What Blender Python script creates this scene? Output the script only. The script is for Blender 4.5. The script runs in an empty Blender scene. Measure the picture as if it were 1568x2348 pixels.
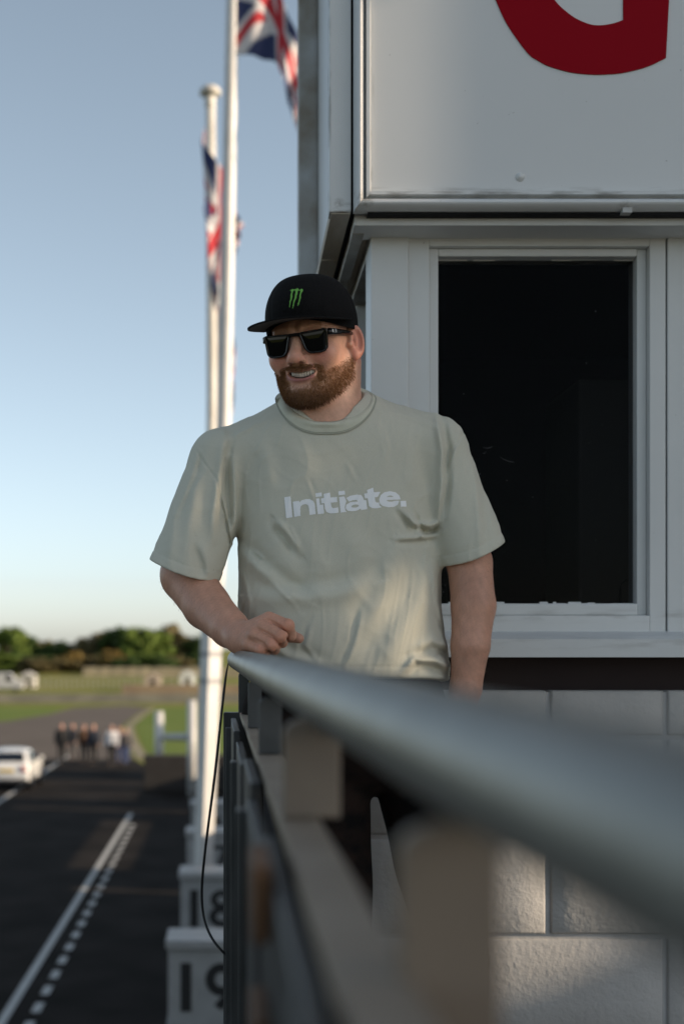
import bpy, bmesh, math, random
import numpy as np
from mathutils import Vector, Matrix
from mathutils.bvhtree import BVHTree

random.seed(7)
rng = np.random.default_rng(7)
scene = bpy.context.scene
COL = scene.collection
F_PX, PX0, PY0, CAM_Z = 3267.0, 540.0, 1480.0, 5.2   # principal point of the lens, picture units of 1568x2348
DECK = 4.06

# ------------------------------------------------------------------ camera
cam_d = bpy.data.cameras.new('camera')
cam = bpy.data.objects.new('camera', cam_d)
COL.objects.link(cam)
cam.location = (0, 0, CAM_Z)
cam.rotation_euler = (math.radians(90), 0, 0)
cam_d.sensor_fit = 'VERTICAL'
cam_d.sensor_height = 36
cam_d.sensor_width = 24
cam_d.lens = F_PX * 36 / 2348
cam_d.shift_x = (784 - PX0) / 2348
cam_d.shift_y = (PY0 - 1174) / 2348
cam_d.clip_start = 0.02
cam_d.clip_end = 3000
cam_d.dof.use_dof = True
cam_d.dof.focus_distance = 2.72
cam_d.dof.aperture_fstop = 3.0
scene.camera = cam

# ------------------------------------------------------------------ light
SUN_EL = math.radians(17)
SUN_AZ = math.radians(13)        # towards the camera side of +X
to_sun = Vector((math.cos(SUN_EL) * math.cos(SUN_AZ), -math.cos(SUN_EL) * math.sin(SUN_AZ), math.sin(SUN_EL)))
world = bpy.data.worlds.new('World')
scene.world = world
world.use_nodes = True
wn = world.node_tree
for n in list(wn.nodes):
    wn.nodes.remove(n)
sky = wn.nodes.new('ShaderNodeTexSky')
sky.sky_type = 'NISHITA'
sky.sun_disc = False
sky.sun_elevation = SUN_EL
sky.sun_rotation = math.radians(90) + SUN_AZ
sky.altitude = 0
sky.air_density = 0.64
sky.dust_density = 0.8
sky.ozone_density = 0.8
bg = wn.nodes.new('ShaderNodeBackground')
bg.inputs['Strength'].default_value = 0.14
wo = wn.nodes.new('ShaderNodeOutputWorld')
hsv = wn.nodes.new('ShaderNodeHueSaturation')
hsv.inputs['Hue'].default_value = 0.482
hsv.inputs['Saturation'].default_value = 0.62
wn.links.new(sky.outputs[0], hsv.inputs['Color'])
wn.links.new(hsv.outputs[0], bg.inputs['Color'])
wn.links.new(bg.outputs[0], wo.inputs['Surface'])
sun_d = bpy.data.lights.new('sun', 'SUN')
sun_d.energy = 5.0
sun_d.angle = math.radians(0.53)
sun_d.color = (1.0, 0.80, 0.58)
sun = bpy.data.objects.new('sun', sun_d)
COL.objects.link(sun)
sun.location = (20, -2, 12)
sun.rotation_euler = to_sun.to_track_quat('Z', 'Y').to_euler()
vs = scene.view_settings
vs.view_transform = 'Standard'
vs.look = 'None'
vs.gamma = 1
vs.exposure = 0.56
vs.use_curve_mapping = False
scene.cycles.max_bounces = 6
scene.cycles.use_denoising = True

# ------------------------------------------------------------------ helpers
def M(px, py, w):                 # a point of the man's plane: picture place and metres behind 2.785 m
    Y = 2.785 + w
    return Vector(((px - PX0) * Y / F_PX, Y, CAM_Z - (py - PY0) * Y / F_PX))

def at(px, py, Y):
    return Vector(((px - PX0) * Y / F_PX, Y, CAM_Z - (py - PY0) * Y / F_PX))

def gx(px, Y): return (px - PX0) * Y / F_PX
def gz(py, Y): return CAM_Z - (py - PY0) * Y / F_PX

def tag(o, label=None, cat=None, group=None, kind=None):
    if label: o['label'] = label
    if cat: o['category'] = cat
    if group: o['group'] = group
    if kind: o['kind'] = kind
    return o

def empty(name, loc, label=None, cat=None, group=None):
    o = bpy.data.objects.new(name, None)
    o.empty_display_size = 0.1
    COL.objects.link(o)
    o.location = loc
    WL[o.name] = Vector(loc)
    return tag(o, label, cat, group)

WL = {}                            # where each object's own origin lies in the world
def adopt(o, parent):              # parent without moving
    o.parent = parent
    o.matrix_parent_inverse = Matrix.Translation(-WL[parent.name])
    return o

def link(name, me, mat=None, parent=None):
    o = bpy.data.objects.new(name, me)
    if mat is not None:
        for m in (mat if isinstance(mat, (list, tuple)) else [mat]):
            me.materials.append(m)
    COL.objects.link(o)
    if parent is not None:
        adopt(o, parent)
    WL[o.name] = Vector((0, 0, 0))
    return o

def smooth(o, on=True):
    o.data.polygons.foreach_set('use_smooth', [on] * len(o.data.polygons))
    return o

class MB:
    def __init__(s):
        s.bm = bmesh.new()
    def box(s, x0, x1, y0, y1, z0, z1, bev=0.0, seg=2):
        r = bmesh.ops.create_cube(s.bm, size=1.0)
        vs_ = r['verts']
        for v in vs_:
            v.co = Vector(((x0 + x1) / 2 + v.co.x * (x1 - x0), (y0 + y1) / 2 + v.co.y * (y1 - y0), (z0 + z1) / 2 + v.co.z * (z1 - z0)))
        if bev:
            es = list({e for v in vs_ for e in v.link_edges})
            bmesh.ops.bevel(s.bm, geom=es, offset=bev, segments=seg, affect='EDGES', profile=0.6)
        return s
    def tube(s, pts, r, n=12, cap=True):
        pts = [Vector(p) for p in pts]
        rs = r if isinstance(r, (list, tuple)) else [r] * len(pts)
        rings = []
        for i, p in enumerate(pts):
            a = pts[max(i - 1, 0)]; b = pts[min(i + 1, len(pts) - 1)]
            t = (b - a).normalized()
            ref = Vector((0, 0, 1)) if abs(t.z) < 0.9 else Vector((1, 0, 0))
            u = t.cross(ref).normalized(); w = u.cross(t)
            rings.append([s.bm.verts.new(p + (u * math.cos(2 * math.pi * k / n) + w * math.sin(2 * math.pi * k / n)) * rs[i]) for k in range(n)])
        for i in range(len(rings) - 1):
            for k in range(n):
                s.bm.faces.new((rings[i][k], rings[i][(k + 1) % n], rings[i + 1][(k + 1) % n], rings[i + 1][k]))
        if cap:
            s.bm.faces.new(rings[0][::-1]); s.bm.faces.new(rings[-1])
        return s
    def prism(s, poly, axis, a, b):
        """a flat outline pushed from a to b along an axis ('x': outline in y,z; 'y': x,z; 'z': x,y)"""
        def P(u, v, t):
            return {'x': (t, u, v), 'y': (u, t, v), 'z': (u, v, t)}[axis]
        A = [s.bm.verts.new(P(u, v, a)) for u, v in poly]
        B = [s.bm.verts.new(P(u, v, b)) for u, v in poly]
        n = len(poly)
        for i in range(n):
            s.bm.faces.new((A[i], A[(i + 1) % n], B[(i + 1) % n], B[i]))
        s.bm.faces.new(A[::-1]); s.bm.faces.new(B)
        return s
    def lathe(s, prof, c, n=24):
        rings = [[s.bm.verts.new((c[0] + r * math.cos(2 * math.pi * k / n), c[1] + r * math.sin(2 * math.pi * k / n), c[2] + z)) for k in range(n)] for r, z in prof]
        for i in range(len(rings) - 1):
            for k in range(n):
                s.bm.faces.new((rings[i][k], rings[i][(k + 1) % n], rings[i + 1][(k + 1) % n], rings[i + 1][k]))
        s.bm.faces.new(rings[0][::-1]); s.bm.faces.new(rings[-1])
        return s
    def build(s, name, mat, parent=None, sm=False):
        bmesh.ops.recalc_face_normals(s.bm, faces=s.bm.faces)
        me = bpy.data.meshes.new(name)
        s.bm.to_mesh(me); s.bm.free()
        o = link(name, me, mat, parent)
        if sm: smooth(o)
        return o

def mesh_from(name, V, Fc, mat=None, parent=None, sm=True, cols=None):
    me = bpy.data.meshes.new(name)
    V = np.asarray(V, dtype=np.float32); Fc = np.asarray(Fc, dtype=np.int32)
    k = Fc.shape[1]
    me.vertices.add(len(V)); me.vertices.foreach_set('co', V.ravel())
    me.loops.add(Fc.size); me.loops.foreach_set('vertex_index', Fc.ravel())
    me.polygons.add(len(Fc)); me.polygons.foreach_set('loop_start', np.arange(0, Fc.size, k, dtype=np.int32))
    me.polygons.foreach_set('loop_total', np.full(len(Fc), k, dtype=np.int32))
    me.update(calc_edges=True)
    if cols is not None:
        a = me.color_attributes.new('col', 'FLOAT_COLOR', 'POINT')
        c4 = np.ones((len(V), 4), dtype=np.float32); c4[:, :3] = cols
        a.data.foreach_set('color', c4.ravel())
    me.polygons.foreach_set('use_smooth', np.full(len(Fc), sm))
    return link(name, me, mat, parent)

# ------------------------------------------------------------------ materials
def newmat(name):
    m = bpy.data.materials.new(name); m.use_nodes = True
    nt = m.node_tree
    return m, nt, nt.nodes['Principled BSDF']

def mat(name, col, rough=0.6, col2=None, scale=8.0, metal=0.0, bump=0.0, bscale=60.0, spec=None, attr=None, detail=4, stretch=None, coat=0.0, sheen=0.0, bdist=0.002):
    m, nt, b = newmat(name)
    L = nt.links.new
    b.inputs['Roughness'].default_value = rough
    b.inputs['Metallic'].default_value = metal
    if spec is not None: b.inputs['Specular IOR Level'].default_value = spec
    if coat: b.inputs['Coat Weight'].default_value = coat
    if sheen:
        b.inputs['Sheen Weight'].default_value = sheen; b.inputs['Sheen Roughness'].default_value = 0.5
    tc = nt.nodes.new('ShaderNodeTexCoord')
    mp = nt.nodes.new('ShaderNodeMapping')
    if stretch: mp.inputs['Scale'].default_value = stretch
    L(tc.outputs['Object'], mp.inputs['Vector'])
    src = None
    if attr:
        a = nt.nodes.new('ShaderNodeVertexColor'); a.layer_name = attr
        src = a.outputs['Color']
    if col2 is not None:
        nz = nt.nodes.new('ShaderNodeTexNoise'); nz.inputs['Scale'].default_value = scale; nz.inputs['Detail'].default_value = detail
        L(mp.outputs[0], nz.inputs['Vector'])
        rp = nt.nodes.new('ShaderNodeValToRGB')
        rp.color_ramp.elements[0].position = 0.35; rp.color_ramp.elements[1].position = 0.65
        rp.color_ramp.elements[0].color = (*col, 1); rp.color_ramp.elements[1].color = (*col2, 1)
        L(nz.outputs['Fac'], rp.inputs['Fac'])
        if src is not None:
            mx = nt.nodes.new('ShaderNodeMix'); mx.data_type = 'RGBA'; mx.blend_type = 'MULTIPLY'
            mx.inputs[0].default_value = 1
            L(src, mx.inputs[6]); L(rp.outputs[0], mx.inputs[7]); src = mx.outputs[2]
        else:
            src = rp.outputs[0]
    if src is not None:
        L(src, b.inputs['Base Color'])
    else:
        b.inputs['Base Color'].default_value = (*col, 1)
    if bump:
        n2 = nt.nodes.new('ShaderNodeTexNoise'); n2.inputs['Scale'].default_value = bscale; n2.inputs['Detail'].default_value = 5
        L(mp.outputs[0], n2.inputs['Vector'])
        bp = nt.nodes.new('ShaderNodeBump'); bp.inputs['Strength'].default_value = bump; bp.inputs['Distance'].default_value = bdist
        L(n2.outputs['Fac'], bp.inputs['Height']); L(bp.outputs[0], b.inputs['Normal'])
    return m

def dirt(m, bands, specks=0.0, colr=(0.10, 0.075, 0.045)):
    """grime on a painted part: bands = (axis, place, width, strength) or ('p', (x, y, z), radius, strength)"""
    nt = m.node_tree; L = nt.links.new
    b = nt.nodes['Principled BSDF']
    src = b.inputs['Base Color'].links[0].from_socket
    tc = nt.nodes.new('ShaderNodeTexCoord')
    sp = nt.nodes.new('ShaderNodeSeparateXYZ'); L(tc.outputs['Object'], sp.inputs[0])
    def math_(op, a, bb=None):
        n = nt.nodes.new('ShaderNodeMath'); n.operation = op
        for i, v in enumerate((a, bb)):
            if v is None: continue
            if isinstance(v, (int, float)): n.inputs[i].default_value = v
            else: L(v, n.inputs[i])
        return n.outputs[0]
    def noise(scale, stretch, lo, hi):
        mp = nt.nodes.new('ShaderNodeMapping'); mp.inputs['Scale'].default_value = stretch
        L(tc.outputs['Object'], mp.inputs[0])
        n = nt.nodes.new('ShaderNodeTexNoise'); n.inputs['Scale'].default_value = scale; n.inputs['Detail'].default_value = 6
        L(mp.outputs[0], n.inputs['Vector'])
        r = nt.nodes.new('ShaderNodeMapRange'); r.inputs[1].default_value = lo; r.inputs[2].default_value = hi
        L(n.outputs['Fac'], r.inputs[0]); return r.outputs[0]
    total = None
    for ax, pl, w, st in bands:
        if ax == 'p':
            vm = nt.nodes.new('ShaderNodeVectorMath'); vm.operation = 'DISTANCE'; vm.inputs[1].default_value = pl
            L(tc.outputs['Object'], vm.inputs[0]); dd = vm.outputs['Value']
            nz = noise(160, (1, 1, 1), 0.30, 0.62)
        else:
            dd = math_('ABSOLUTE', math_('SUBTRACT', sp.outputs[ax], pl))
            st_ = [1, 1, 1]; st_['XYZ'.index(ax)] = 6.0
            nz = noise(14, tuple(st_), 0.46, 0.68)
        f = nt.nodes.new('ShaderNodeMapRange'); f.inputs[1].default_value = 0; f.inputs[2].default_value = w; f.inputs[3].default_value = 1; f.inputs[4].default_value = 0
        L(dd, f.inputs[0])
        k = math_('MULTIPLY', math_('MULTIPLY', f.outputs[0], nz), st)
        total = k if total is None else math_('MAXIMUM', total, k)
    if specks:
        k = math_('MULTIPLY', noise(90, (1, 1, 1), 0.735, 0.76), specks)
        total = k if total is None else math_('MAXIMUM', total, k)
    mx = nt.nodes.new('ShaderNodeMix'); mx.data_type = 'RGBA'
    L(total, mx.inputs[0]); L(src, mx.inputs[6]); mx.inputs[7].default_value = (*colr, 1)
    L(mx.outputs[2], b.inputs['Base Color'])
    return m

MT = {}
MT['paint'] = mat('white_paint', (0.62, 0.625, 0.615), 0.42, (0.68, 0.685, 0.675), 3.0, bump=0.25, bscale=35)
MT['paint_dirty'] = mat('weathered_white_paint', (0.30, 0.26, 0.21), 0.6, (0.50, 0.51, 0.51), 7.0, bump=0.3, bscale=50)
MT['panel'] = mat('sign_panel_white', (0.60, 0.605, 0.60), 0.30, (0.64, 0.645, 0.64), 1.3, bump=0.04, bscale=12)
dirt(MT['panel'], [('Z', CAM_Z - (440 - 1480) * 2.98 / 3267 - 0.002, 0.016, 0.8), ('X', (850 - 540) * 2.98 / 3267, 0.010, 0.7)], 0.5)
MT['mould'] = dirt(mat('moulding_paint', (0.62, 0.625, 0.62), 0.30, (0.68, 0.685, 0.68), 3.0, bump=0.15, bscale=35), [('p', tuple(at(837, 455, 2.965)), 0.024, 0.95), ('p', tuple(at(1432, 478, 2.97)), 0.02, 0.6), ('Z', CAM_Z + 1040 * 2.98 / 3267 - 0.004, 0.009, 0.7)], 0.5)
MT['postpaint'] = dirt(mat('corner_post_paint', (0.62, 0.625, 0.62), 0.45, (0.68, 0.685, 0.68), 3.0, bump=0.25, bscale=35), [('Z', CAM_Z + 993 * 3.0 / 3267, 0.03, 0.9), ('p', tuple(at(778, 466, 3.0)), 0.014, 0.8), ('X', 215 * 3.0 / 3267, 0.006, 0.6)], 0.5)
dirt(MT['paint'], [('Z', CAM_Z - 27 * 3.05 / 3267 + 0.03, 0.02, 0.25), ('Z', CAM_Z + 69 * 3.14 / 3267, 0.02, 0.35)], 0.35)
MT['red'] = mat('red_vinyl', (0.27, 0.0025, 0.010), 0.6, spec=0.06)
MT['gap'] = mat('black_gap', (0.006, 0.006, 0.007), 0.9)
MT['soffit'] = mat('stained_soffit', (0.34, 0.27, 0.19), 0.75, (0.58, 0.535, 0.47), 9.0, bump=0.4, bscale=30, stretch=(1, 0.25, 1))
MT['block'] = mat('painted_block', (0.45, 0.43, 0.405), 0.8, (0.51, 0.49, 0.465), 5.0, bump=0.6, bscale=85, bdist=0.004, spec=0.25)
MT['mortar'] = mat('painted_mortar', (0.42, 0.41, 0.40), 0.85, (0.47, 0.46, 0.45), 20.0, bump=0.6, bscale=70, spec=0.2)
MT['beam'] = mat('dark_beam', (0.020, 0.010, 0.010), 0.8, (0.028, 0.015, 0.013), 4.0)
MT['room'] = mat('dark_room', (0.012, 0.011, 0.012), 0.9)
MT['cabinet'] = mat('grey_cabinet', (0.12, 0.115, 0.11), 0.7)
MT['rubber'] = mat('black_cable', (0.012, 0.012, 0.013), 0.55)
MT['galv'] = mat('galvanised_tube', (0.155, 0.155, 0.14), 0.42, (0.20, 0.20, 0.182), 14.0, metal=0.45, bump=0.05, bscale=40)
MT['post'] = mat('warm_grey_steel', (0.155, 0.125, 0.098), 0.5, (0.19, 0.155, 0.12), 12.0, metal=0.1)
MT['flat'] = mat('pale_steel_bar', (0.25, 0.20, 0.15), 0.55, (0.30, 0.245, 0.19), 12.0, metal=0.1)
MT['dark'] = mat('dark_board_paint', (0.013, 0.014, 0.016), 0.5, (0.022, 0.024, 0.027), 9.0, bump=0.15, bscale=40, stretch=(6, 6, 0.6))
MT['darkpost'] = mat('dark_grey_steel', (0.035, 0.038, 0.040), 0.45, (0.06, 0.063, 0.065), 16.0, metal=0.2, bump=0.1, bscale=60)
MT['russet'] = mat('sunlit_edge_brown', (0.10, 0.045, 0.018), 0.7, (0.16, 0.075, 0.03), 14.0)  # brown that paints in sunlight on the board edges
MT['deck'] = mat('deck_concrete', (0.33, 0.305, 0.27), 0.85, (0.38, 0.355, 0.315), 6.0, bump=0.4, bscale=80)
MT['pole'] = mat('white_pole', (0.50, 0.49, 0.475), 0.4, (0.56, 0.55, 0.535), 4.0)
MT['pole_old'] = mat('weathered_pole', (0.46, 0.43, 0.38), 0.55, (0.62, 0.60, 0.55), 3.0, stretch=(3, 3, 0.5))
MT['flag'] = mat('flag_cloth', (1, 1, 1), 0.8, attr='col', sheen=0.2)
MT['board_white'] = mat('number_board_white', (0.27, 0.272, 0.27), 0.5, (0.32, 0.322, 0.32), 5.0)
MT['digit'] = mat('black_digit', (0.010, 0.010, 0.011), 0.6)
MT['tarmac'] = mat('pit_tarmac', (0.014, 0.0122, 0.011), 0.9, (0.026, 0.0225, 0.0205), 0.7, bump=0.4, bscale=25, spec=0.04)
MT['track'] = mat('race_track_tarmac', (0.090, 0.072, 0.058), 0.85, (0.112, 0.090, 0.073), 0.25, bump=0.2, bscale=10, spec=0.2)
MT['line'] = mat('road_paint', (0.36, 0.36, 0.35), 0.7, (0.46, 0.46, 0.44), 6.0)
MT['grass'] = mat('field_grass', (0.125, 0.150, 0.024), 0.9, (0.195, 0.185, 0.046), 0.06, bump=0.6, bscale=3, spec=0.1, bdist=0.05)
MT['grass2'] = mat('verge_grass', (0.10, 0.145, 0.022), 0.9, (0.13, 0.165, 0.035), 0.3, bump=0.6, bscale=3, spec=0.1, bdist=0.05)
MT['straw'] = mat('dry_grass', (0.17, 0.145, 0.085), 0.9, (0.21, 0.18, 0.11), 0.5, bump=0.5, bscale=2, bdist=0.05)

# ================================================================== THE GROUND
def sheet(name, pts, z, m, kind='structure'):
    me = bpy.data.meshes.new(name)
    me.from_pydata([(x, y, z) for x, y in pts], [], [list(range(len(pts)))])
    me.update()
    o = link(name, me, m)
    if me.polygons[0].normal.z < 0:
        me.flip_normals()
    return tag(o, kind=kind)

# the field: one sheet with a gentle bank rising towards the trees
gv, gf = [], []
xs = np.concatenate([np.linspace(-900, -90, 10), np.linspace(-80, 30, 40), np.linspace(40, 700, 10)])
ys = np.concatenate([np.linspace(-300, 100, 14), np.linspace(110, 260, 36), np.linspace(290, 1500, 10)])
for y in ys:
    for x in xs:
        t = min(max((y - 150) / 80, 0), 1)
        h = 1.0 * t * t * (3 - 2 * t)
        if y > 125: h += 0.18 * math.sin(x * 0.11 + y * 0.05) * min(1, (y - 125) / 30)
        gv.append((x, y, max(h, 0.0) - (0.0 if y > 118 else 0.0)))
nx = len(xs)
for j in range(len(ys) - 1):
    for i in range(nx - 1):
        gf.append((j * nx + i, j * nx + i + 1, (j + 1) * nx + i + 1, (j + 1) * nx + i))
tag(mesh_from('grass_field', gv, gf, MT['grass']), kind='structure')

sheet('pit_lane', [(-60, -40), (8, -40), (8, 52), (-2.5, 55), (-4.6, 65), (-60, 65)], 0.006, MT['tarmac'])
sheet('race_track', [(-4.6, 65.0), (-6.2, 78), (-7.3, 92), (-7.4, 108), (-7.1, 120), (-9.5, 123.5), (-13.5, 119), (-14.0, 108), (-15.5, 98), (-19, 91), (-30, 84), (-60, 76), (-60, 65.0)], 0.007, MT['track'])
sheet('track_edge', [(-4.45, 65), (-6.05, 78), (-7.1, 92), (-7.2, 108), (-7.0, 120), (-6.6, 120), (-6.75, 108), (-6.6, 92), (-5.4, 78), (-3.9, 65)], 0.011, MT['straw'])
sheet('verge_grass', [(-60, 76.6), (-30, 84.6), (-19, 91.6), (-15.5, 98.8), (-14.2, 108), (-13.8, 119), (-22, 119), (-34, 104), (-60, 96)], 0.011, MT['grass2'])
sheet('verge_grass', [(-3.8, 65.2), (-5.2, 78), (-6.4, 92), (-6.6, 108), (-6.4, 119), (6, 119), (6, 55), (-2.2, 55.2)], 0.010, MT['grass2'])

# painted lines of the pit lane
def strip(name, x, y0, y1, w, z=0.011):
    o = sheet(name, [(x - w / 2, y0), (x + w / 2, y0), (x + w / 2, y1), (x - w / 2, y1)], z, MT['line'])
    return o
strip('road_marking', -3.22, 5.0, 44.0, 0.13)
strip('road_marking', -7.85, 20.0, 68.0, 0.16)
for k in range(26):
    y = 15.0 + 1.03 * k
    strip('road_marking', -2.82 - 0.0065 * (y - 19), y, y + 0.55, 0.13)

# ================================================================== CONTROL TOWER
tower = empty('control_tower', (0.3, 3.1, DECK), 'white race control tower with red letter sign above its window', 'building')
FW = 3.12                      # front plane of the lower wall
X0 = gx(850, FW)
XR = 6.2
YB = 4.5                       # back of the tower

# ---- lower storey, timber wall round the window
zs_t, zs_b = gz(519, FW), gz(1465, FW)
wo_l, wo_r, wo_t, wo_b = gx(985, FW), gx(1491, FW), gz(562, FW), gz(1411, FW)
MB().box(X0, gx(936, FW), FW, FW + 0.10, zs_b, zs_t, 0.003).build('corner_board', MT['paint'], tower)
MB().box(gx(936, FW), wo_l, FW + 0.008, FW + 0.10, zs_b, zs_t, 0.002).build('wall_panel', MT['paint'], tower)
MB().box(wo_l, wo_r, FW + 0.008, FW + 0.10, wo_t, zs_t, 0.002).build('wall_panel', MT['paint'], tower)
MB().box(wo_r, gx(1528, FW), FW + 0.008, FW + 0.10, zs_b, zs_t, 0.002).build('wall_panel', MT['paint'], tower)
MB().box(gx(1531, FW), XR, FW + 0.004, FW + 0.10, zs_b, zs_t, 0.003).build('wall_panel', MT['paint'], tower)
MB().box(wo_l, wo_r, FW + 0.008, FW + 0.10, zs_b, wo_b, 0.002).build('wall_panel', MT['paint'], tower)
# ---- window: frame of four bevelled members set back in the opening, glass, putty edge
win = adopt(empty('window', (0, 0, 0)), tower)
def wpiece(name, x0, x1, z0, z1, y0, y1, m, bev=0.004):
    return MB().box(x0, x1, y0, y1, z0, z1, bev).build(name, m, win)
wi_l, wi_r, wi_t, wi_b = gx(1004, FW + .03), gx(1459, FW + .03), gz(589, FW + .03), gz(1384, FW + .03)
wpiece('frame', wo_l, wi_l, wo_b, wo_t, FW + 0.024, FW + 0.10, MT['paint'])
wpiece('frame', wi_r, wo_r, wo_b, wo_t, FW + 0.030, FW + 0.10, MT['paint'])
wpiece('frame', wi_l, wi_r, wi_t, wo_t, FW + 0.026, FW + 0.10, MT['paint'])
wpiece('frame', wi_l, wi_r, wo_b, wi_b, FW + 0.022, FW + 0.10, MT['paint'])
# ragged line of old paint on the glass edge
bm = MB()
x = wi_l
while x < wi_r - 0.01:
    w = random.uniform(0.004, 0.03)
    h = random.choice([0.0, 0.0008, 0.0015, 0.003, 0.0045])
    if h: bm.box(x, min(x + w, wi_r), FW + 0.055, FW + 0.0575, wi_b - 0.001, wi_b + h)
    x += w
zz = wi_b
while zz < wi_t - 0.01:
    w = random.uniform(0.006, 0.04)
    h = random.choice([0.0, 0.0008, 0.0015, 0.0025])
    if h: bm.box(wi_l - 0.001, wi_l + h, FW + 0.0555, FW + 0.058, zz, min(zz + w, wi_t))
    zz += w
x = wi_l
while x < wi_r - 0.01:
    w = random.uniform(0.01, 0.05)
    h = random.choice([0.0, 0.0, 0.0008, 0.002])
    if h: bm.box(x, min(x + w, wi_r), FW + 0.0552, FW + 0.0577, wi_t - h, wi_t + 0.001)
    x += w
tag(bm.build('old_paint_edge', MT['paint'], win), kind='stuff')
gm, gnt, gb = newmat('window_glass')
gb.inputs['Base Color'].default_value = (0.45, 0.45, 0.45, 1)
gb.inputs['Roughness'].default_value = 0.02
gb.inputs['Transmission Weight'].default_value = 1.0
gb.inputs['IOR'].default_value = 1.10
MT['glass'] = gm
MB().box(wi_l - 0.01, wi_r + 0.01, FW + 0.060, FW + 0.064, wi_b - 0.01, wi_t + 0.01).build('pane', MT['glass'], win)
# pale wisps and specks on the pane
bm = MB()
for (px, py, l, a) in [(1118, 1028, 22, 0.05), (1162, 1057, 34, -0.35), (1110, 1040, 8, .4)]:
    c = at(px, py, FW + 0.0585)
    n = 7
    for k in range(n - 1):
        t0, t1 = (k / (n - 1) - .5), ((k + 1) / (n - 1) - .5)
        q = l / 1047
        z0 = c.z + math.tan(a) * t0 * q + 0.003 * (t0 * 2) ** 2
        z1 = c.z + math.tan(a) * t1 * q + 0.003 * (t1 * 2) ** 2
        th = 0.0010 * (1 - abs(t0 * 1.7) ** 2) + 0.0002
        bm.prism([(c.x + t0 * q, z0), (c.x + t1 * q, z1), (c.x + t1 * q, z1 + th), (c.x + t0 * q, z0 + th)], 'y', c.y, c.y + 0.0006)
for k in range(34):
    c = at(random.uniform(1010, 1450), random.uniform(600, 1380), FW + 0.0585)
    r = random.choice([0.0004, 0.0006, 0.0011])
    bm.box(c.x - r, c.x + r, c.y, c.y + 0.0006, c.z - r, c.z + r)
PANE_MARK = mat('grey_pane_mark', (0.10, 0.10, 0.105), 0.9)
tag(bm.build('pane_mark', PANE_MARK, win), kind='stuff')
# ---- sill
zs0, zs1 = gz(1507, 3.045), gz(1466, 3.045)
MB().prism([(3.045, zs0), (3.045, zs1), (3.058, zs1 + 0.006), (FW + 0.05, gz(1440, FW)), (FW + 0.05, zs0)], 'x', X0 - 0.02, XR).build('window_sill', MT['paint'], tower)
# ---- dark beam under the sill and block wall below it
zb_t = gz(1583, 3.10)
MB().box(X0 + 0.02, XR, FW + 0.05, FW + 0.15, zb_t - 0.02, zs0 + 0.01).build('timber_beam', MT['beam'], tower)
XL = gx(832, 3.1)
bw = MB().box(XL + 0.008, XR - 0.01, 3.109, 3.109 + 0.2, DECK - 0.3, zb_t - 0.004).build('block_wall', MT['mortar'], tower)
course, joint = 0.2163, 0.012
half = gx(1525, 3.1) - gx(1257, 3.1)
j_top = gz(1692, 3.1)
def rough_block(x0, x1, z0, z1, seed):
    """one block: front face cut into a grid that is slightly uneven, arrises chipped"""
    r = random.Random(seed)
    bm_ = bmesh.new()
    mx_ = max(2, int((x1 - x0) / 0.06)); mz_ = max(2, int((z1 - z0) / 0.06))
    us = [0, 0.005 / (x1 - x0)] + [i / mx_ for i in range(1, mx_)] + [1 - 0.005 / (x1 - x0), 1]
    ws = [0, 0.005 / (z1 - z0)] + [i / mz_ for i in range(1, mz_)] + [1 - 0.005 / (z1 - z0), 1]
    nxs, nzs = len(us) - 1, len(ws) - 1
    g = [[bm_.verts.new((x0 + (x1 - x0) * us[i], 3.10 + r.uniform(-0.0008, 0.0008) + (0.004 if i in (0, nxs) or j in (0, nzs) else 0), z0 + (z1 - z0) * ws[j])) for i in range(nxs + 1)] for j in range(nzs + 1)]
    for j in range(nzs):
        for i in range(nxs):
            bm_.faces.new((g[j][i], g[j][i + 1], g[j + 1][i + 1], g[j + 1][i]))
    ext = bmesh.ops.extrude_edge_only(bm_, edges=[e for e in bm_.edges if e.is_boundary])
    for v in [e for e in ext['geom'] if isinstance(e, bmesh.types.BMVert)]:
        v.co.y = 3.15
    bmesh.ops.recalc_face_normals(bm_, faces=bm_.faces)
    me = bpy.data.meshes.new('concrete_block')
    bm_.to_mesh(me); bm_.free()
    return me
xj = gx(1257, 3.1)
zt = zb_t; k = 0
while zt > DECK - 0.25:
    zb = j_top if k == 0 else zt - course
    off = half if k % 2 else 0.0
    x = xj + off - 6 * half
    while x < XR:
        a, b = max(x + joint / 2, XL), min(x + 2 * half - joint / 2, XR)
        if k == 0:
            b = min(x + half - joint / 2, XR)
        if b - a > 0.03:
            o = smooth(link('concrete_block', rough_block(a, b, zb + joint / 2, zt - (joint / 2 if k else 0.001), int(a * 977 + k * 31)), MT['block'], bw))
        x += half if k == 0 else 2 * half
    zt = zb; k += 1

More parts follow.
